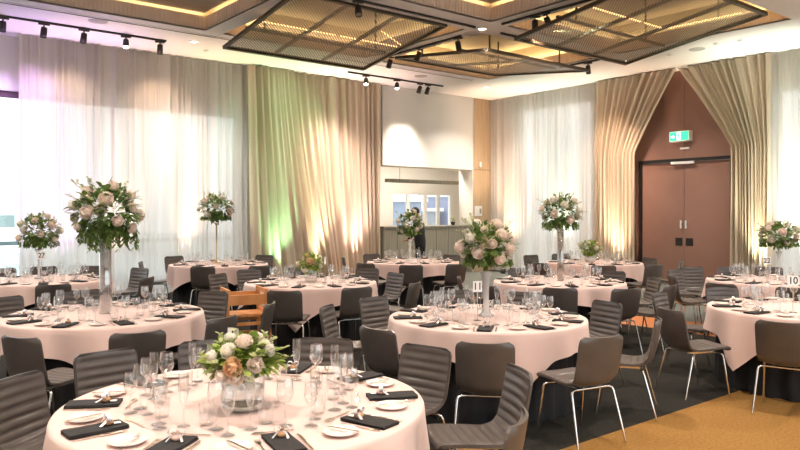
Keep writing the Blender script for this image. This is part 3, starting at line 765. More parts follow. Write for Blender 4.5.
HOURS = ['twelve','one','two','three','four','five','six','seven','eight','nine','ten','eleven']
usedh = {}
def clockword(tk, deg, used=usedh):
    h = round((deg % 360)/30) % 12; order = [h]
    e = ((deg % 360)/30-h)
    for s in range(1, 7): order += [(h+s) % 12, (h-s) % 12] if e > 0 else [(h-s) % 12, (h+s) % 12]
    for q in order:
        if (tk, q) not in used: used.add((tk, q)) if isinstance(used, set) else used.__setitem__((tk, q), 1); return HOURS[q]
CH = [  # table, px of back, py of back top, turn in degrees away from facing the table
 (1,12,377,0),(1,112,351,0),(1,205,344,0),(1,326,338,0),(1,420,348,0),(1,487,373,-8),(1,503,416,0),
 (2,18,337,-25),(2,134,329,0),(2,215,291,0),(2,243,304,-18),(2,223,317,0),(2,82,290,0),(2,3,297,0),
 (3,52,283,0),(3,129,277,0),(3,141,268,0),(3,97,265,0),(3,34,265,0),(3,10,268,0),
 (4,204,266,0),(4,254,265,0),(4,172,256,0),(4,265,255,0),(4,151,262,0),
 (5,290,288,0),(5,356,287,0),(5,216,274,0),(5,246,269,0),(5,397,273,0),(5,403,282,0),(5,368,268,0),(5,293,261,0),
 (6,367,263,0),(6,411,265,0),(6,457,264,0),(6,371,254,0),(6,440,256,0),(6,345,257,30),
 (7,372,297,0),(7,347,307,0),(7,397,325,0),(7,485,343,0),(7,582,332,0),(7,629,318,0),(7,604,302,0),(7,526,292,0),(7,455,290,0),
 (8,473,277,0),(8,508,283,0),(8,560,287,0),(8,618,287,0),(8,652,284,0),(8,649,277,0),(8,614,271,0),(8,520,268,0),
 (9,655,265,0),(9,647,258,0),(9,663,261,0),(9,553,262,0),(9,530,255,0),(9,603,265,0),(9,556,253,0),
 (10,680,270,0),(10,696,267,0),(10,700,276,0),(10,725,267,0),(10,741,281,0),(10,768,267,0),(10,790,285,0),
 (11,677,294,0),(11,695,308,0),(11,735,290,0),(11,782,322,0),
]
chairpos = []
for (tk, px, py, turn) in CH:
    t = TB[tk]; d = FPX*(H-.80)/(py-HOR); bp = W(px, d); v = bp-t.c; r = v.length
    # back radius: keep seats clear of the cloth
    r2 = min(max(r, 1.35), 1.95)
    bp = t.c + v.normalized()*r2
    f = (t.c-bp).normalized(); a = math.radians(turn); f = Vector((f.x*math.cos(a)-f.y*math.sin(a), f.x*math.sin(a)+f.y*math.cos(a), 0))
    o = bp + f*.28
    chairpos.append([tk, o, f, px])
# push apart chairs that collide
for it in range(60):
    for i in range(len(chairpos)):
        for j in range(i+1, len(chairpos)):
            a, b = chairpos[i], chairpos[j]; dv = b[1]-a[1]; l = dv.length
            if l < .555 and l > 1e-4:
                s = dv/l*(.555-l)*.5; a[1] = a[1]-s; b[1] = b[1]+s
    for c in chairpos:
        for t in TB.values():
            dv = c[1]-t.c; l = dv.length
            
            ca = math.degrees(math.atan2(dv.dot(RT), dv.dot(F)))-t.corner; ca = abs((ca+45) % 90-45)
            mn = 1.28-.18*min(1, max(0, (ca-17)/16))
            if l < mn: c[1] = t.c+dv/l*mn
for tk, o, f, px in chairpos:
    t = TB[tk]; v = o-t.c; deg = math.degrees(math.atan2(v.dot(RT), v.dot(F)))
    view = f.dot(o.normalized())
    look = 'smooth back showing' if view > .35 else ('ribbed front showing' if view < -.25 else 'seen side-on')
    putchair((o.x, o.y, 0), math.atan2(-f.x, f.y), 'dark chair, %s, at %s o\'clock of %s' % (look, clockword(tk, deg), t.phrase), 'leather chairs at ' + t.phrase)

# wooden highchair
hp = W(243.5, 8.60); hc = empty('highchair', hp, -YAW+.45); tag(hc, 'orange wooden child highchair with ladder rungs beside a table skirt', 'highchair'); hc.scale = (1.1,1.1,1.08)
def ibox(name, p0, p1, w, d):
    p0 = Vector(p0); p1 = Vector(p1); b = MB(); ax = (p1-p0).normalized(); a = Vector((1,0,0)) if abs(ax.x) < .8 else Vector((0,1,0))
    u = ax.cross(a).normalized(); v = ax.cross(u)
    vs = [p+u*su*w/2+v*sv*d/2 for p in (p0, p1) for su, sv in ((-1,-1),(1,-1),(1,1),(-1,1))]
    b.add(vs, [(3,2,1,0),(4,5,6,7),(0,1,5,4),(1,2,6,5),(2,3,7,6),(3,0,4,7)]); b.build(name, wood_hi, hc)
for sx in (-1, 1):
    for sy in (-1, 1): ibox('leg', (sx*.25, sy*.24, 0), (sx*.20, sy*.17, .70), .05, .032)
    ibox('armrest', (sx*.20, -.20, .71), (sx*.20, .20, .71), .045, .03)
    ibox('side_rail', (sx*.215, -.18, .47), (sx*.215, .18, .47), .06, .022)
for sy in (-1, 1):
    ibox('rung', (-.235, sy*.215, .20), (.235, sy*.215, .20), .035, .022); ibox('rung', (-.225, sy*.20, .36), (.225, sy*.20, .36), .035, .022)
    ibox('back_rail', (-.20, sy*.185, .62), (.20, sy*.185, .62), .11, .022)
b = MB(); b.box(-.20,.20,-.17,.17,.44,.462); b.build('seat', wood_hi, hc)

# ------------------------------------------------------------------ table ware prototypes
def lathe_obj(name, prof, m, n=24):
    b = MB(); b.lathe(prof, n, cap0=False, cap1=False); return b
def simple(name, mb, m, cat):
    o = mb.build(name, m); tag(o, None, cat); return placer(o)
put_wine = simple('wine_glass', lathe_obj('', [(.0,.002),(.034,.002),(.035,.004),(.012,.009),(.0045,.016),(.0038,.05),(.0038,.088),(.008,.096),(.026,.112),(.037,.135),(.039,.155),(.036,.185),(.031,.212)], 0, 28), glass, 'wine glass')
put_small = simple('white_wine_glass', lathe_obj('', [(.0,.002),(.031,.002),(.032,.004),(.011,.009),(.0042,.016),(.0036,.05),(.0036,.082),(.008,.09),(.022,.105),(.030,.128),(.031,.145),(.028,.17),(.025,.192)], 0, 28), glass, 'wine glass')
put_flute = simple('champagne_flute', lathe_obj('', [(.0,.002),(.030,.002),(.031,.004),(.01,.008),(.004,.016),(.0036,.085),(.008,.095),(.018,.125),(.0235,.165),(.023,.20),(.020,.235)], 0, 24), glass, 'champagne flute')
put_tumb = simple('water_tumbler', lathe_obj('', [(.0,.002),(.026,.002),(.031,.006),(.034,.05),(.036,.095)], 0, 24), glass, 'tumbler')
put_plate = simple('side_plate', lathe_obj('', [(.0,.004),(.045,.004),(.052,.003),(.075,.013),(.079,.016),(.080,.0145),(.072,.009),(.048,.0005),(.0,.0005)], 0, 32), china, 'plate')
# napkin: three folded layers, rounded edge
def napkin_mb():
    b = MB(); w, l = .058, .125
    for k, (dx, dz) in enumerate(((0, 0), (.003, .005), (-.002, .010))):
        rows = []
        for j in range(9):
            y = -l+2*l*j/8; row = []
            for i in range(7):
                x = -w+2*w*i/6+dx; z = dz+.0048+.0012*math.sin(j*.9+i*.7+k)
                if i in (0, 6): z -= .0018
                row.append((x, y, z))
            rows.append(row)
        b.grid(rows); low = [[(x, y, dz) for x, y, z in r] for r in rows]; b.grid([r[::-1] for r in low])
        b.grid([low[0], rows[0]], False); b.grid([rows[-1], low[-1]], False); b.grid([[r[0] for r in rows], [r[0] for r in low]], False); b.grid([[r[-1] for r in low], [r[-1] for r in rows]], False)
    return b
put_napkin = simple('folded_napkin', napkin_mb(), napkin_m, 'napkin')
fork_poly = [(-.002,-.10),(.002,-.10),(.0055,-.095),(.006,-.06),(.0032,-.02),(.003,.035),(.009,.05),(.0115,.065),(.0115,.10),(.009,.102),(.008,.068),(.0048,.068),(.0042,.102),(.0022,.102),(.0014,.068),(-.0014,.068),(-.0022,.102),(-.0042,.102),(-.0048,.068),(-.008,.068),(-.009,.102),(-.0115,.10),(-.0115,.065),(-.009,.05),(-.003,.035),(-.0032,-.02),(-.006,-.06),(-.0055,-.095)]
put_fork = simple('dinner_fork', MB().prism(fork_poly, .001, .0045), silver, 'fork')
knife_poly = [(-.0045,-.11),(.0045,-.11),(.0055,-.10),(.005,.0),(.009,.01),(.0095,.08),(.004,.108),(-.003,.115),(-.004,.01),(-.005,0),(-.0055,-.10)]
put_knife = simple('table_knife', MB().prism(knife_poly, .001, .0045), silver, 'knife')
put_bknife = simple('butter_knife', MB().prism([(x*.9, y*.72) for x, y in knife_poly], .0, .003), silver, 'knife')
sp_poly = [(-.002,-.09),(.002,-.09),(.005,-.085),(.003,.02),(.004,.035),(.012,.05),(.0145,.068),(.011,.085),(0,.094),(-.011,.085),(-.0145,.068),(-.012,.05),(-.004,.035),(-.003,.02),(-.005,-.085)]
put_spoon = simple('dessert_spoon', MB().prism(sp_poly, .001, .004), silver, 'spoon')
# favour: little brown-pink parcel with an organza bow and card tag
tan = mat('favour_kraft', (.50,.28,.14), .6); organza = mat('organza', (.82,.80,.82), .4, trans=.3); blush = mat('favour_blush', (.75,.48,.40), .6)
def favour_proto(m1, nm):
    r = empty('wrapped_favour'); tag(r, None, 'favour'); r.scale = (.85,.85,.8)
    b = MB(); b.lathe([(.0,.0),(.022,.001),(.028,.01),(.026,.02),(.012,.028),(.007,.033),(.014,.042)], 14, cap0=False, cap1=False); b.build('pouch', m1, r)
    bow = MB()
    for s in (-1, 1):
        rows = []
        for j in range(9):
            a = j/8*2*PI; rr = .021
            cx = s*(.022+.020*-math.cos(a)*.9); cz = .036+.016*math.sin(a)
            rows.append([(cx, -.012, cz+.004), (cx, .012, cz)])
        bow.grid(rows)
        bow.grid([[(0,-.007,.033),(0,.007,.033)],[(s*.02,-.02,.022),(s*.026,-.006,.022)],[(s*.035,-.05,.004),(s*.043,-.036,.004)]])
    bow.build('bow', organza, r)['label'] = 'sheer pale ribbon bow'
    b = MB(); b.box(-.016,.016,.028,.062,.003,.0045); b.build('card_tag', card_m, r)
    return placer(r)
put_favA = favour_proto(tan, 'a'); put_favB = favour_proto(blush, 'b')

def inview(p, mx=6, my=8):
    x, y, d = proj(p); return d > .3 and -mx < x < 800+mx and y < 450+my
OBST = [W(233,3.74), W(41.5,9.72), W(477.5,6.25), W(767,9.55), W(793,6.75), W(325,9.6), W(39,10.2), W(486,6.55), W(779,10.0), W(419,13.8), W(410,13.9), W(560.5,9.85)]
usedset = set()
rnd = random.Random(5)
NEAR = (1, 2, 7, 11)
for k, t in TB.items():
    for s in range(10):
        deg = (t.off+36*s) % 360
        hour = clockword(('set', k), deg, usedset); dv = adir(deg)
        inward = -dv; right = Vector((inward.y, -inward.x, 0)); th = math.atan2(-inward.x, inward.y)
        base = t.c + dv*.735 + Vector((0,0,TZ+.0015))
        def L2W(x, y, z=0): return base + right*x + inward*y + Vector((0,0,z))
        tail = ' at the %s o\'clock place of %s' % (hour, t.phrase)
        def put(fn, x, y, z, rot, lab, grp):
            p = L2W(x, y, z)
            for ob in OBST:
                dv2 = Vector((p.x-ob.x, p.y-ob.y, 0))
                if dv2.length < .125 and fn not in (put_napkin, put_favA, put_favB, put_plate): p = p + dv2.normalized()*(.125-dv2.length)
            if not inview(p): return None
            full = lab+tail
            while len(full.split()) > 16: full = full.replace(' at the ', ' at ', 1).replace(' place of ', ' of ')if ' at the ' in full else full.replace('clear ', '').replace('dark ', '')
            return fn(tuple(p), th+rot, full, grp+' on '+t.phrase)
        j = lambda a: rnd.uniform(-a, a)
        nr = j(.12)
        put(put_napkin, 0, 0, .001, nr, 'black napkin', 'black folded napkins')
        put((put_favA if (s+k) % 3 else put_favB), j(.01), .055, .0175, nr+j(.5), 'wrapped favour', 'wrapped favours')
        put(put_plate, -.20, .02, .001, 0, 'side plate', 'side plates')
        if k in NEAR:
            put(put_bknife, -.185, .015, .0165, .25+j(.2), 'butter knife', 'butter knives')
            put(put_fork, -.092, -.01, .001, j(.06), 'dinner fork', 'dinner forks')
            put(put_knife, .086, -.01, .001, j(.06), 'steel table knife', 'table knives')
            put(put_spoon, .0, .175, .001, PI/2+j(.1), 'dessert spoon', 'dessert spoons')
        put(put_wine, .08+j(.01), .255+j(.015), .0005, 0, 'large wine glass', 'large wine glasses')
        put(put_small, .165+j(.01), .205+j(.015), .0005, 0, 'slim wine glass', 'slim wine glasses')
        put(put_tumb, -.005+j(.015), .305+j(.02), .0005, 0, 'water tumbler', 'water tumblers')
        if k in (1, 7): put(put_flute, -.09+j(.01), .265+j(.02), .0005, 0, 'champagne flute', 'champagne flutes')

# ------------------------------------------------------------------ table number stands
def stand(px, d, text, label, turn=0.0, w=.105, h=.10, rod=.25):
    p = W(px, d, TZ+.0015); r = empty('table_number_stand', p, -YAW+turn); tag(r, label, 'table number', 'table number stands')
    b = MB(); b.lathe([(.0,0),(.035,0),(.035,.004),(.008,.01),(.0,.01)], 20, cap0=False, cap1=False); b.build('base', steel, r)
    b = MB(); b.tube([(0,0,.008),(0,0,rod+.005)], .0035, 8); b.build('rod', goldm, r)
    b = MB(); b.box(-w/2, w/2, -.002, .002, rod, rod+h); b.build('card', card_m, r)
    cu = bpy.data.curves.new('number', 'FONT'); cu.body = text; cu.size = h*.92; cu.align_x = 'CENTER'; cu.align_y = 'CENTER'; cu.extrude = .0004; cu.offset = .0012
    if not text: return r
    tmp = bpy.data.objects.new('number_text', cu); C.objects.link(tmp); bpy.context.view_layer.update()
    me = bpy.data.meshes.new_from_object(tmp.evaluated_get(bpy.context.evaluated_depsgraph_get())); bpy.data.objects.remove(tmp); me.materials.clear(); me.materials.append(ink)
    o = bpy.data.objects.new('number', me); C.objects.link(o); o.parent = r; o.location = (0, -.0028, rod+h/2); o.rotation_euler = (PI/2, 0, 0)
    o['label'] = 'black printed number'
    return r
stand(233, 3.74, '1', 'table number card one behind the low flower bowl', -.5, .07, .09)
stand(41.5, 9.72, '27', 'white table number card twenty-seven under the left pedestal bouquet', rod=.31)
stand(477.5, 6.25, '11', 'white table number card eleven by the tall trumpet vase', .35, .085, .095)
stand(767, 9.55, '22', 'white table number card twenty-two left of the right-hand bouquet')
stand(793, 6.75, '10', 'white table number card ten at the right edge', 0)
stand(325, 9.6, '', 'dark slim card stand seen edge-on beside the low flowers', 1.45)

# ------------------------------------------------------------------ vases and flowers
def petal_ring(b, n, r0, r1, z0, z1, wid, tilt, rnd, cup):
    for k in range(n):
        a = 2*PI*(k+rnd.random()*.4)/n; rows = []
        for j in range(5):
            t = j/4; r = r0+(r1-r0)*(t**(1.2 if cup else .8)); z = z0+(z1-z0)*(t if cup else math.sin(t*PI*.6)/.95)
            ww = wid*math.sin(PI*(.12+.80*t))**.7
            row = []
            for i in range(5):
                q = -1+i/2; aa = a+q*ww/max(r, .12); rr = r*(1-.10*q*q)
                row.append((rr*math.cos(aa), rr*math.sin(aa), z+.04*q*q+rnd.uniform(-.02,.02)))
            rows.append(row)
        b.grid(rows)
def bloom_mesh(seed, m, name):
    rnd = random.Random(seed); b = MB(); n = 36
    b.lathe([(.0,-.55),(.32,-.48),(.54,-.25),(.62,.05),(.52,.38),(.30,.56),(.0,.62)], 12, cap0=False, cap1=False)
    for k in range(n):
        z = 1-1.5*(k+.5)/n; az = k*2.39996+seed+rnd.uniform(-.2,.2); q = math.sqrt(max(0, 1-z*z))
        u = Vector((q*math.cos(az), q*math.sin(az), z))
        t2 = Vector((-math.sin(az), math.cos(az), 0)); t1 = u.cross(t2)      # t1 points toward the base
        if t1.z > 0: t1 = -t1
        sz = .34+.14*(k/n)+rnd.uniform(-.06,.06); off = rnd.uniform(-.07,.09); tw_ = rnd.uniform(-.35,.35); t1, t2 = t1*math.cos(tw_)+t2*math.sin(tw_), t2*math.cos(tw_)-t1*math.sin(tw_); rows = []
        for j in range(5):
            t = j/4; lon = -t1*(t-.45)*2*sz; rr = off+.60+.12*t+.30*t*t+rnd.uniform(-.02,.02); row = []
            ww = sz*(.45+.75*math.sin(PI*(.1+.62*t)))
            for i in range(5):
                e = -1+i/2; d = (u+lon*.9+t2*ww*e*.9).normalized()
                row.append(d*(rr-.10*e*e*(1-t)+.05*e*e*t+.05*t*math.sin(e*6+k)))
            rows.append(row)
        b.grid(rows)
    return b.mesh(name, m)
BL = {c: [bloom_mesh(s, mm, 'bloom') for s in (1, 2, 3)] for c, mm in (('peach', pet_peach), ('cream', pet_cream), ('apricot', pet_apricot))}
def leaf(b, p, d, up, ln, wd, droop):
    d = d.normalized(); s = d.cross(up)
    if s.length < .05: s = d.cross(Vector((1,0,0)))
    s.normalize(); n = s.cross(d)
    rows = []
    for j, (t, w) in enumerate(((0,.12),(.3,.85),(.6,1),(.85,.6),(1,.06))):
        c = p+d*ln*t-Vector((0,0,1))*droop*.7*ln*t*t
        rows.append([c-s*wd*w+n*wd*.25*w, c, c+s*wd*w+n*wd*.25*w])
    b.grid(rows)
def bouquet(name, label, pos, rx, rz, nleaf, blooms, seed, bsz=.055, leafm=None, trail=.0, lsz=.06, sprigs=10, group=None, zc=None):
    """pos: foot of the bouquet (vase mouth); ball of radii rx, rz centred rz*.9 above it"""
    rnd = random.Random(seed); r = empty('flower_arrangement', pos); tag(r, label, 'flowers', group)
    cz = rz*.82 if zc is None else zc; c = Vector((0, 0, cz))
    fo = MB(); tw = MB()
    for k in range(nleaf):
        while True:
            v = Vector((rnd.uniform(-1,1), rnd.uniform(-1,1), rnd.uniform(-1,1)))
            if .15 < v.length < 1: break
        u = v.normalized(); rad = rnd.uniform(.45, .88)*(1.0 if u.z > -.35 else .82)
        p = c+Vector((u.x*rx, u.y*rx, u.z*rz))*rad
        dd = (u+Vector((rnd.uniform(-.7,.7), rnd.uniform(-.7,.7), rnd.uniform(-.5,.5)))).normalized()
        if p.z < .03 and math.hypot(p.x, p.y) < .15: p.z = .03+rnd.random()*.03; dd.z = abs(dd.z)+.2
        leaf(fo, p, dd, Vector((0,0,1)), lsz*rnd.uniform(.7,1.4), lsz*rnd.uniform(.22,.36), rnd.uniform(.0,.4))
    if trail:
        for k in range(int(12+nleaf*.05)):
            a = rnd.random()*2*PI; rr = rx*rnd.uniform(.45,.8); p = c+Vector((math.cos(a)*rr, math.sin(a)*rr, -rz*.5)); ln = trail*rnd.uniform(.5,1)
            tw.tube([p, p+Vector((math.cos(a)*.02, math.sin(a)*.02, -ln*.5)), p+Vector((math.cos(a)*.03, math.sin(a)*.03, -ln))], .0015, 4)
            for q in range(9):
                pp = p+Vector((math.cos(a)*.02, math.sin(a)*.02, -ln*q/9)); b2 = rnd.random()*2*PI
                leaf(fo, pp, Vector((math.cos(b2), math.sin(b2), -.8)), Vector((0,0,1)), lsz*.6, lsz*.16, .3)
    # stems gathered into the vase mouth
    for k in range(10):
        a = rnd.random()*2*PI; e = c+Vector((math.cos(a)*rx*.5, math.sin(a)*rx*.5, rnd.uniform(-.2,.4)*rz))
        tw.tube([(math.cos(a)*.008, math.sin(a)*.008, .004), e*.5, e], .002, 4)
    if sprigs:
        spg = fo
        for k in range(sprigs):
            a = rnd.random()*2*PI; el = rnd.uniform(.0,1.2); u = Vector((math.cos(a)*math.cos(el), math.sin(a)*math.cos(el), math.sin(el)))
            p0 = c+Vector((u.x*rx, u.y*rx, u.z*rz))*.6; p1 = c+Vector((u.x*rx, u.y*rx, u.z*rz))*rnd.uniform(1.1,1.35)
            tw.tube([p0, p1], .0013, 4)
            n0 = len(fo.mi)
            for q in range(10):
                pp = p0.lerp(p1, .4+.6*q/9); b2 = rnd.random()*2*PI
                leaf(spg, pp, (u*.6+Vector((math.cos(b2), math.sin(b2), .2))), Vector((0,0,1)), lsz*.5, lsz*.16, .1)
            fo.mi[n0:] = [1]*(len(fo.mi)-n0)
    fo.build('foliage', [leafm or leaf_dark, leaf_tiny], r); tw.build('stems', leaf_dark, r)
    nb = len(blooms); seq = []
    for k, bl in enumerate(blooms):
        if isinstance(bl, str):      # fibonacci spread over the upper 75 % of the ball
            z = .96-1.55*(k+.5)/nb; a = k*2.39996+seed; q = math.sqrt(max(0, 1-z*z)); u = Vector((q*math.cos(a), q*math.sin(a), z)); col = bl; sz = bsz*.84*rnd.uniform(.72,1.2)
        else: u, col, sz = bl
        p = c+Vector((u.x*rx, u.y*rx, u.z*rz))*rnd.uniform(.80,.92)
        o = bpy.data.objects.new('peony' if col != 'apricot' else 'orchid', rnd.choice(BL[col])); C.objects.link(o); o.parent = r; o.location = p; o.scale = (sz,)*3
        o.rotation_euler = u.to_track_quat('Z', 'Y').to_euler()
        o['label'] = {'peach': 'blush peach bloom', 'cream': 'cream rose bloom', 'apricot': 'apricot bloom'}[col]
    return r
def mixl(n, p=.6): 
    return ['peach' if (i*7 % 10) < p*10 else 'cream' for i in range(n)]
ztab = TZ+.002
def vase(name, prof, m, pos, label, n=28, rim=None):
    b = MB(); b.lathe(prof, n, cap0=False, cap1=False); o = b.build(name, m, None, pos); tag(o, label, 'vase', None); return o
# foreground low bowl
p = W(243, 3.45, ztab)
bowl = vase('glass_flower_bowl', [(.0,.003),(.09,.003),(.103,.012),(.106,.04),(.106,.16),(.103,.165),(.101,.16),(.101,.04),(.098,.016),(.0,.012)], thin_glass('bowl_glass', (.97,.98,.98), .08, .7), p, 'round clear glass bowl of water on the foreground table', 40)
b = MB(); b.lathe([(.0,.013),(.096,.017),(.0995,.04),(.0995,.105),(.0,.106)], 40, cap0=False, cap1=False); b.build('water', water_m, bowl)
bouquet('low', 'low mixed bouquet of blush flowers and lime leaves on foreground table', p+Vector((0,0,.166)), .185, .115, 520, [], 3, zc=.055, leafm=leaf_lime, lsz=.062, sprigs=18)
lowb = [o for o in bpy.data.objects if o.name.startswith('flower_arrangement')][-1]
rq = random.Random(9)
cv = -F
for (sx, sz, tow, col, size) in ((-.2,.55,.6,'cream',.042),(.10,.75,.35,'peach',.046),(-.05,.1,.95,'apricot',.050),(.02,-.30,.95,'peach',.040),(.50,.15,.8,'peach',.042),(-.35,-.25,.85,'peach',.036),(-.62,.35,.5,'cream',.034),(.75,.55,.3,'cream',.036),(.62,.75,.1,'cream',.03),(-.4,.85,-.2,'cream',.036),(.35,.9,-.4,'peach',.036),(.2,.3,-.95,'peach',.04),(-.5,.3,-.8,'cream',.04),(.3,-.2,.9,'cream',.028)):
    u = (RT*sx+Vector((0,0,sz))+cv*tow).normalized(); o = bpy.data.objects.new('orchid' if col == 'apricot' else 'rose', rq.choice(BL[col])); C.objects.link(o); o.parent = lowb
    o.location = Vector((0,0,.055))+Vector((u.x*.165,u.y*.165,u.z*.115))*1.02; o.scale = (size*.92,)*3; o.rotation_euler = u.to_track_quat('Z','Y').to_euler()
    o['label'] = {'peach': 'blush peach bloom', 'cream': 'cream rose bloom', 'apricot': 'apricot orchid bloom'}[col]
# tall column on the table in front of 27
p = W(105.5, 6.69, ztab); vase('column_vase', [(.0,.004),(.052,.004),(.055,.01),(.055,.70),(.052,.702),(.050,.70),(.050,.02),(.0,.018)], thin_glass('column_glass', (.85,.88,.90), .30, .7, power=1.5), p, 'tall clear glass column vase on the table in front of table twenty-seven')
bouquet('tall', 'largest tall bouquet of blush peonies and trailing greenery at left', p+Vector((0,0,.705)), .33, .30, 620, mixl(17, .8), 5, .070, trail=.22, lsz=.075, sprigs=16, zc=.24)
# table 27 pedestal
p = W(39, 10.2, ztab); ped = [(.0,.0),(.06,.0),(.062,.012),(.03,.03),(.018,.05),(.022,.08),(.016,.10),(.020,.17),(.015,.24),(.022,.30),(.03,.36),(.06,.42),(.058,.425),(.0,.40)]
vase('pedestal_vase', ped, crystal, p, 'pale crystal pedestal vase beside number card twenty-seven')
bouquet('t27', 'blush bouquet on a pale pedestal above number card twenty-seven', p+Vector((0,0,.43)), .30, .26, 430, mixl(15, .6), 12, .066, trail=.10, lsz=.07, sprigs=12, zc=.24)
# far left thin gold stand
p = W(216.5, 13.4, ztab); vase('slim_stand_vase', [(.0,.0),(.09,.0),(.09,.012),(.02,.02),(.014,.03),(.014,.70),(.05,.75),(.05,.755),(.0,.75)], goldm, p, 'slim gold stand holding a bouquet before the sheer curtain')
bouquet('t4', 'round bouquet on a slim gold stand before the sheer curtain', p+Vector((0,0,.76)), .35, .28, 430, mixl(13, .5), 15, .068, trail=.08, lsz=.08, sprigs=14, zc=.26)
# low bowl by the highchair table
p = W(311, 9.75, ztab); vase('small_glass_bowl', [(.0,.003),(.07,.003),(.085,.02),(.085,.11),(.082,.112),(.08,.11),(.08,.02),(.0,.012)], glass, p, 'small glass bowl under the low yellow-green bouquet')
bouquet('t5', 'low bouquet of cream and apricot blooms beside the wooden highchair table', p+Vector((0,0,.114)), .19, .14, 260, ['apricot','cream','peach','apricot','cream','peach','cream','apricot','cream'], 22, .05, leafm=leaf_lime, lsz=.06, sprigs=8, zc=.13)
# bar table candlestick vase
p = W(410, 13.9, ztab); vase('candlestick_vase', [(.0,.0),(.07,.0),(.07,.012),(.03,.03),(.022,.06),(.032,.10),(.020,.15),(.032,.21),(.020,.27),(.032,.33),(.022,.38),(.06,.42),(.0,.42)], whitegloss, p, 'white turned candlestick vase on the table before the bar')
bouquet('t6', 'round cream bouquet on a white candlestick before the bar counter', p+Vector((0,0,.425)), .27, .29, 380, mixl(16, .25), 30, .062, trail=.03, lsz=.075, sprigs=6, zc=.29)
# table 11 trumpet
tr = [(.0,.0),(.075,.0),(.076,.006),(.05,.02),(.032,.06),(.026,.14),(.028,.24),(.036,.33),(.055,.40),(.054,.402),(.034,.33),(.025,.24),(.0,.20)]
p = W(486, 6.55, ztab); vase('trumpet_vase', tr, crystal, p, 'pale trumpet vase behind number card eleven')
bouquet('t11', 'round bouquet of blush peonies above number card eleven', p+Vector((0,0,.403)), .265, .235, 560, mixl(20, .65), 43, .062, trail=.06, lsz=.06, sprigs=12, zc=.235)
# steel + glass column behind 11
p = W(560.5, 9.85, ztab); vase('column_vase', [(.0,.004),(.042,.004),(.045,.01),(.045,.72),(.042,.722),(.040,.72),(.040,.02),(.0,.018)], thin_glass('column_glass_dim', (.80,.78,.76), .25, .7), p, 'tall glass column vase on the table right behind table eleven')
bouquet('t8', 'airy round bouquet on a tall glass column behind table eleven', p+Vector((0,0,.725)), .29, .25, 430, mixl(14, .6), 51, .066, trail=.12, lsz=.07, sprigs=12, zc=.22)
# far low bouquet
p = W(590, 13.6, ztab); vase('white_bowl_vase', [(.0,.0),(.08,.0),(.11,.05),(.10,.12),(.095,.12),(.09,.05),(.0,.02)], whitegloss, p, 'white bowl vase on the far table left of the doors')
bouquet('t9', 'low bouquet in a white bowl on the far table', p+Vector((0,0,.122)), .22, .16, 260, ['cream','apricot','peach','cream','apricot','cream','peach'], 60, .055, leafm=leaf_lime, lsz=.07, sprigs=8, zc=.13)
# table 22
p = W(779, 10.0, ztab); vase('trumpet_vase', [(.0,.0),(.07,.0),(.07,.005),(.02,.015),(.010,.05),(.010,.25),(.02,.34),(.045,.40),(.043,.40),(.016,.33),(.0,.28)], thin_glass('trumpet_glass', (.94,.95,.95), .12, .75), p, 'slender clear trumpet vase beside number card twenty-two')
bouquet('t22', 'round peach bouquet on a clear trumpet vase beside number card twenty-two', p+Vector((0,0,.403)), .28, .20, 420, mixl(15, .5), 71, .066, trail=.05, lsz=.07, sprigs=10, zc=.22)
# water bottles on the bar table
bt = MB(); bt.lathe([(.0,.003),(.036,.003),(.038,.01),(.038,.15),(.03,.19),(.014,.225),(.014,.27),(.016,.275)], 18, cap0=False, cap1=False); bo = bt.build('water_bottle', thin_glass('bottle_glass', (.92,.95,.95), .14, .8)); tag(bo, None, 'bottle'); pb = placer(bo)
q = W(419, 13.8, ztab); pb(tuple(q), 0, 'clear glass water bottle right of the white candlestick vase')
q = W(447, 6.85, ztab); 
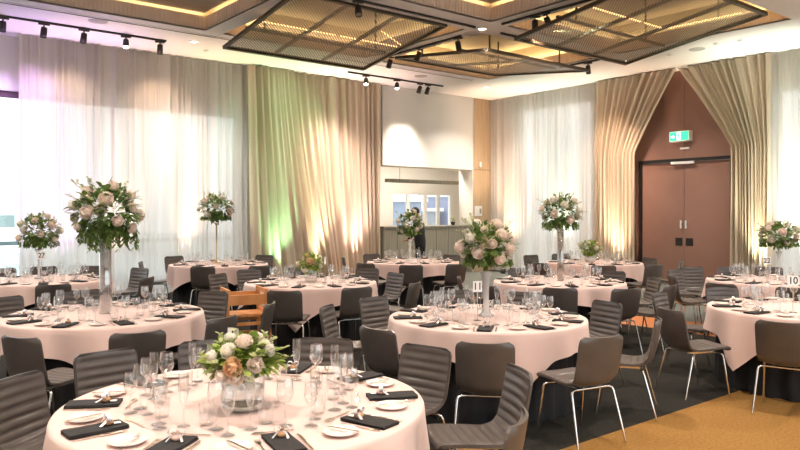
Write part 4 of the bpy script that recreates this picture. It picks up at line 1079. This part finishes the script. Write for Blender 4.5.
# a book left on a chair seat by the curtain
# ------------------------------------------------------------------ person behind the bar table
def person():
    base = W(420.5, 17.2); root_loc = base
    fwd = (-RT*.8+F*.35).normalized(); side = Vector((fwd.y, -fwd.x, 0))
    def P(f, s, z): return fwd*f+side*s+Vector((0,0,z))
    V = []; E = []; R = []
    def v(p, r): V.append(p); R.append(r); return len(V)-1
    def e(a, b): E.append((a, b))
    pel = v(P(0,0,.98), .15); wa = v(P(.02,0,1.14), .135); ch = v(P(.05,0,1.36), .155); nk0 = v(P(.08,0,1.53), .075); nk = v(P(.11,0,1.60), .055); hd = v(P(.15,0,1.69), .088); ht = v(P(.16,0,1.78), .075)
    for a, b in ((pel,wa),(wa,ch),(ch,nk0),(nk0,nk),(nk,hd),(hd,ht)): e(a, b)
    for s in (-1, 1):
        sh = v(P(.06,s*.17,1.47), .068); el = v(P(.06,s*.25,1.20), .048); wr = v(P(.24,s*.20,1.06), .036); hn = v(P(.31,s*.18,1.04), .032)
        e(ch, sh); e(sh, el); e(el, wr); e(wr, hn)
        for q, (dx, dl) in enumerate(((-.024,.062),(-.008,.072),(.008,.068),(.024,.055))):
            f1 = v(P(.35,s*.18+dx,1.035), .009); f2 = v(P(.35+dl*.8,s*.18+dx,1.015), .008); e(hn, f1); e(f1, f2)
        th = v(P(.33,s*.18-s*.04,1.045), .010); t2 = v(P(.36,s*.18-s*.05,1.03), .009); e(hn, th); e(th, t2)
        hp_ = v(P(0,s*.09,.93), .105); kn = v(P(.02,s*.10,.50), .065); an = v(P(-.02,s*.10,.09), .045); to = v(P(.14,s*.115,.035), .034)
        e(pel, hp_); e(hp_, kn); e(kn, an); e(an, to)
    me = bpy.data.meshes.new('person'); me.from_pydata(V, E, []); me.update()
    tmp = bpy.data.objects.new('person_tmp', me); C.objects.link(tmp)
    sk = tmp.modifiers.new('skin', 'SKIN'); 
    if not me.skin_vertices: me.attributes
    for i, sv in enumerate(me.skin_vertices[0].data): sv.radius = (R[i], R[i]); sv.use_root = (i == 0)
    ss = tmp.modifiers.new('sub', 'SUBSURF'); ss.levels = 2; ss.render_levels = 2
    dg = bpy.context.evaluated_depsgraph_get(); ev = bpy.data.meshes.new_from_object(tmp.evaluated_get(dg))
    bpy.data.objects.remove(tmp)
    skin = mat('skin', (.45,.26,.18), .55); suit = noise_col(mat('dark_suit', (.014,.016,.022), .8), (.012,.013,.018), (.018,.02,.028), 40)
    trs = mat('dark_trousers', (.011,.011,.013), .85); shoe = mat('black_shoe', (.008,.008,.008), .35)
    for m in (skin, suit, trs, shoe): ev.materials.append(m)
    for pl in ev.polygons:
        c = pl.center; pl.use_smooth = True
        f = c.dot(fwd)
        pl.material_index = 0 if (c.z > 1.555 or (f > .25 and .9 < c.z < 1.12)) else (1 if c.z > .93 else (2 if c.z > .09 else 3))
    o = bpy.data.objects.new('person', ev); C.objects.link(o); o.location = root_loc
    zmin = min(vv.co.z for vv in ev.vertices); o.location.z = -zmin
    tag(o, 'person in a dark suit standing by the bar counter behind bouquet', 'person')
    hb = MB(); hc_ = P(.135,0,1.735)
    M = Matrix.Translation(hc_)
    hb.lathe([(.0,.115),(.05,.105),(.085,.075),(.102,.03),(.104,-.02),(.09,-.07),(.07,-.085)], 18, M=M @ Matrix.Rotation(.0,4,'X'), cap0=False, cap1=False)
    for i, vt in enumerate(hb.v):      # open the hair over the face
        q = Vector(vt)-hc_; ff = q.dot(fwd)
        if ff > .03 and q.z < .05: hb.v[i] = tuple(Vector(vt)-fwd*(ff-.03)*.9)
    hb.build('hair', mat('black_hair', (.012,.010,.009), .5), o)
    fc = MB()
    for s in (-1, 1):
        fc.lathe([(.0,-.012),(.010,-.006),(.012,0),(.010,.006),(.0,.012)], 10, M=Matrix.Translation(P(.232,s*.033,1.70)), cap0=False, cap1=False)
    fc.build('eyes', ink, o)
    nz = MB(); nz.lathe([(.0,-.02),(.016,-.012),(.012,.01),(.0,.035)], 10, M=Matrix.Translation(P(.238,0,1.665)), cap0=False, cap1=False); nz.build('nose', skin, o)
    er = MB()
    for s in (-1, 1): er.lathe([(.0,-.032),(.014,-.015),(.018,.01),(.0,.03)], 10, M=Matrix.Translation(P(.14,s*.090,1.685)), cap0=False, cap1=False)
    er.build('ears', skin, o)
    mo = MB(); mo.box(-.006,.006,-.024,.024,-.005,.005, M=Matrix.Translation(P(.228,0,1.628)) @ Matrix.Rotation(math.atan2(fwd.y,fwd.x),4,'Z')); mo.build('mouth', mat('lips', (.35,.14,.11), .5), o)
    cf = MB(); cf.tube([P(.215,.20,1.075), P(.25,.195,1.062)], .042, 12); cf.build('shirt_cuff', white_paint, o)
person()

# ------------------------------------------------------------------ world and render settings
w = bpy.data.worlds.new('world'); sc.world = w; w.use_nodes = True
bg = w.node_tree.nodes['Background']; bg.inputs['Color'].default_value = (.93,.97,1,1); bg.inputs['Strength'].default_value = 1.8
for (cx, cy, cz, sx, sy, rot) in (((XWIN0+XWIN1)/2, YW+.28, 2.0, XWIN1-XWIN0, 3.9, (-PI/2, 0, 0)), (XW+.28, (YQ0+YQ1)/2, 2.4, YQ1-YQ0, 4.6, (0, PI/2, 0)), (XW+.28, 3.8, 2.2, 5.6, 4.2, (0, PI/2, 0)), (5.75, Y0-.32, 2.3, 17.4, 4.0, (PI/2, 0, 0))):
    ar = bpy.data.lights.new('window_portal', 'AREA'); ar.shape = 'RECTANGLE'
    ar.size, ar.size_y = (sx, sy) if rot[0] else (sy, sx)
    ar.cycles.is_portal = True
    o = bpy.data.objects.new('window_portal', ar); C.objects.link(o); o.location = (cx, cy, cz); o.rotation_euler = rot
vs = sc.view_settings; vs.view_transform = 'Standard'; vs.look = 'None'; vs.gamma = 1; vs.use_curve_mapping = False; vs.exposure = 0.56
cy = sc.cycles; cy.max_bounces = 10; cy.diffuse_bounces = 4; cy.glossy_bounces = 4; cy.transmission_bounces = 6; cy.transparent_max_bounces = 48
cy.sample_clamp_indirect = 4; cy.sample_clamp_direct = 0; cy.caustics_reflective = False; cy.caustics_refractive = False; cy.use_denoising = True
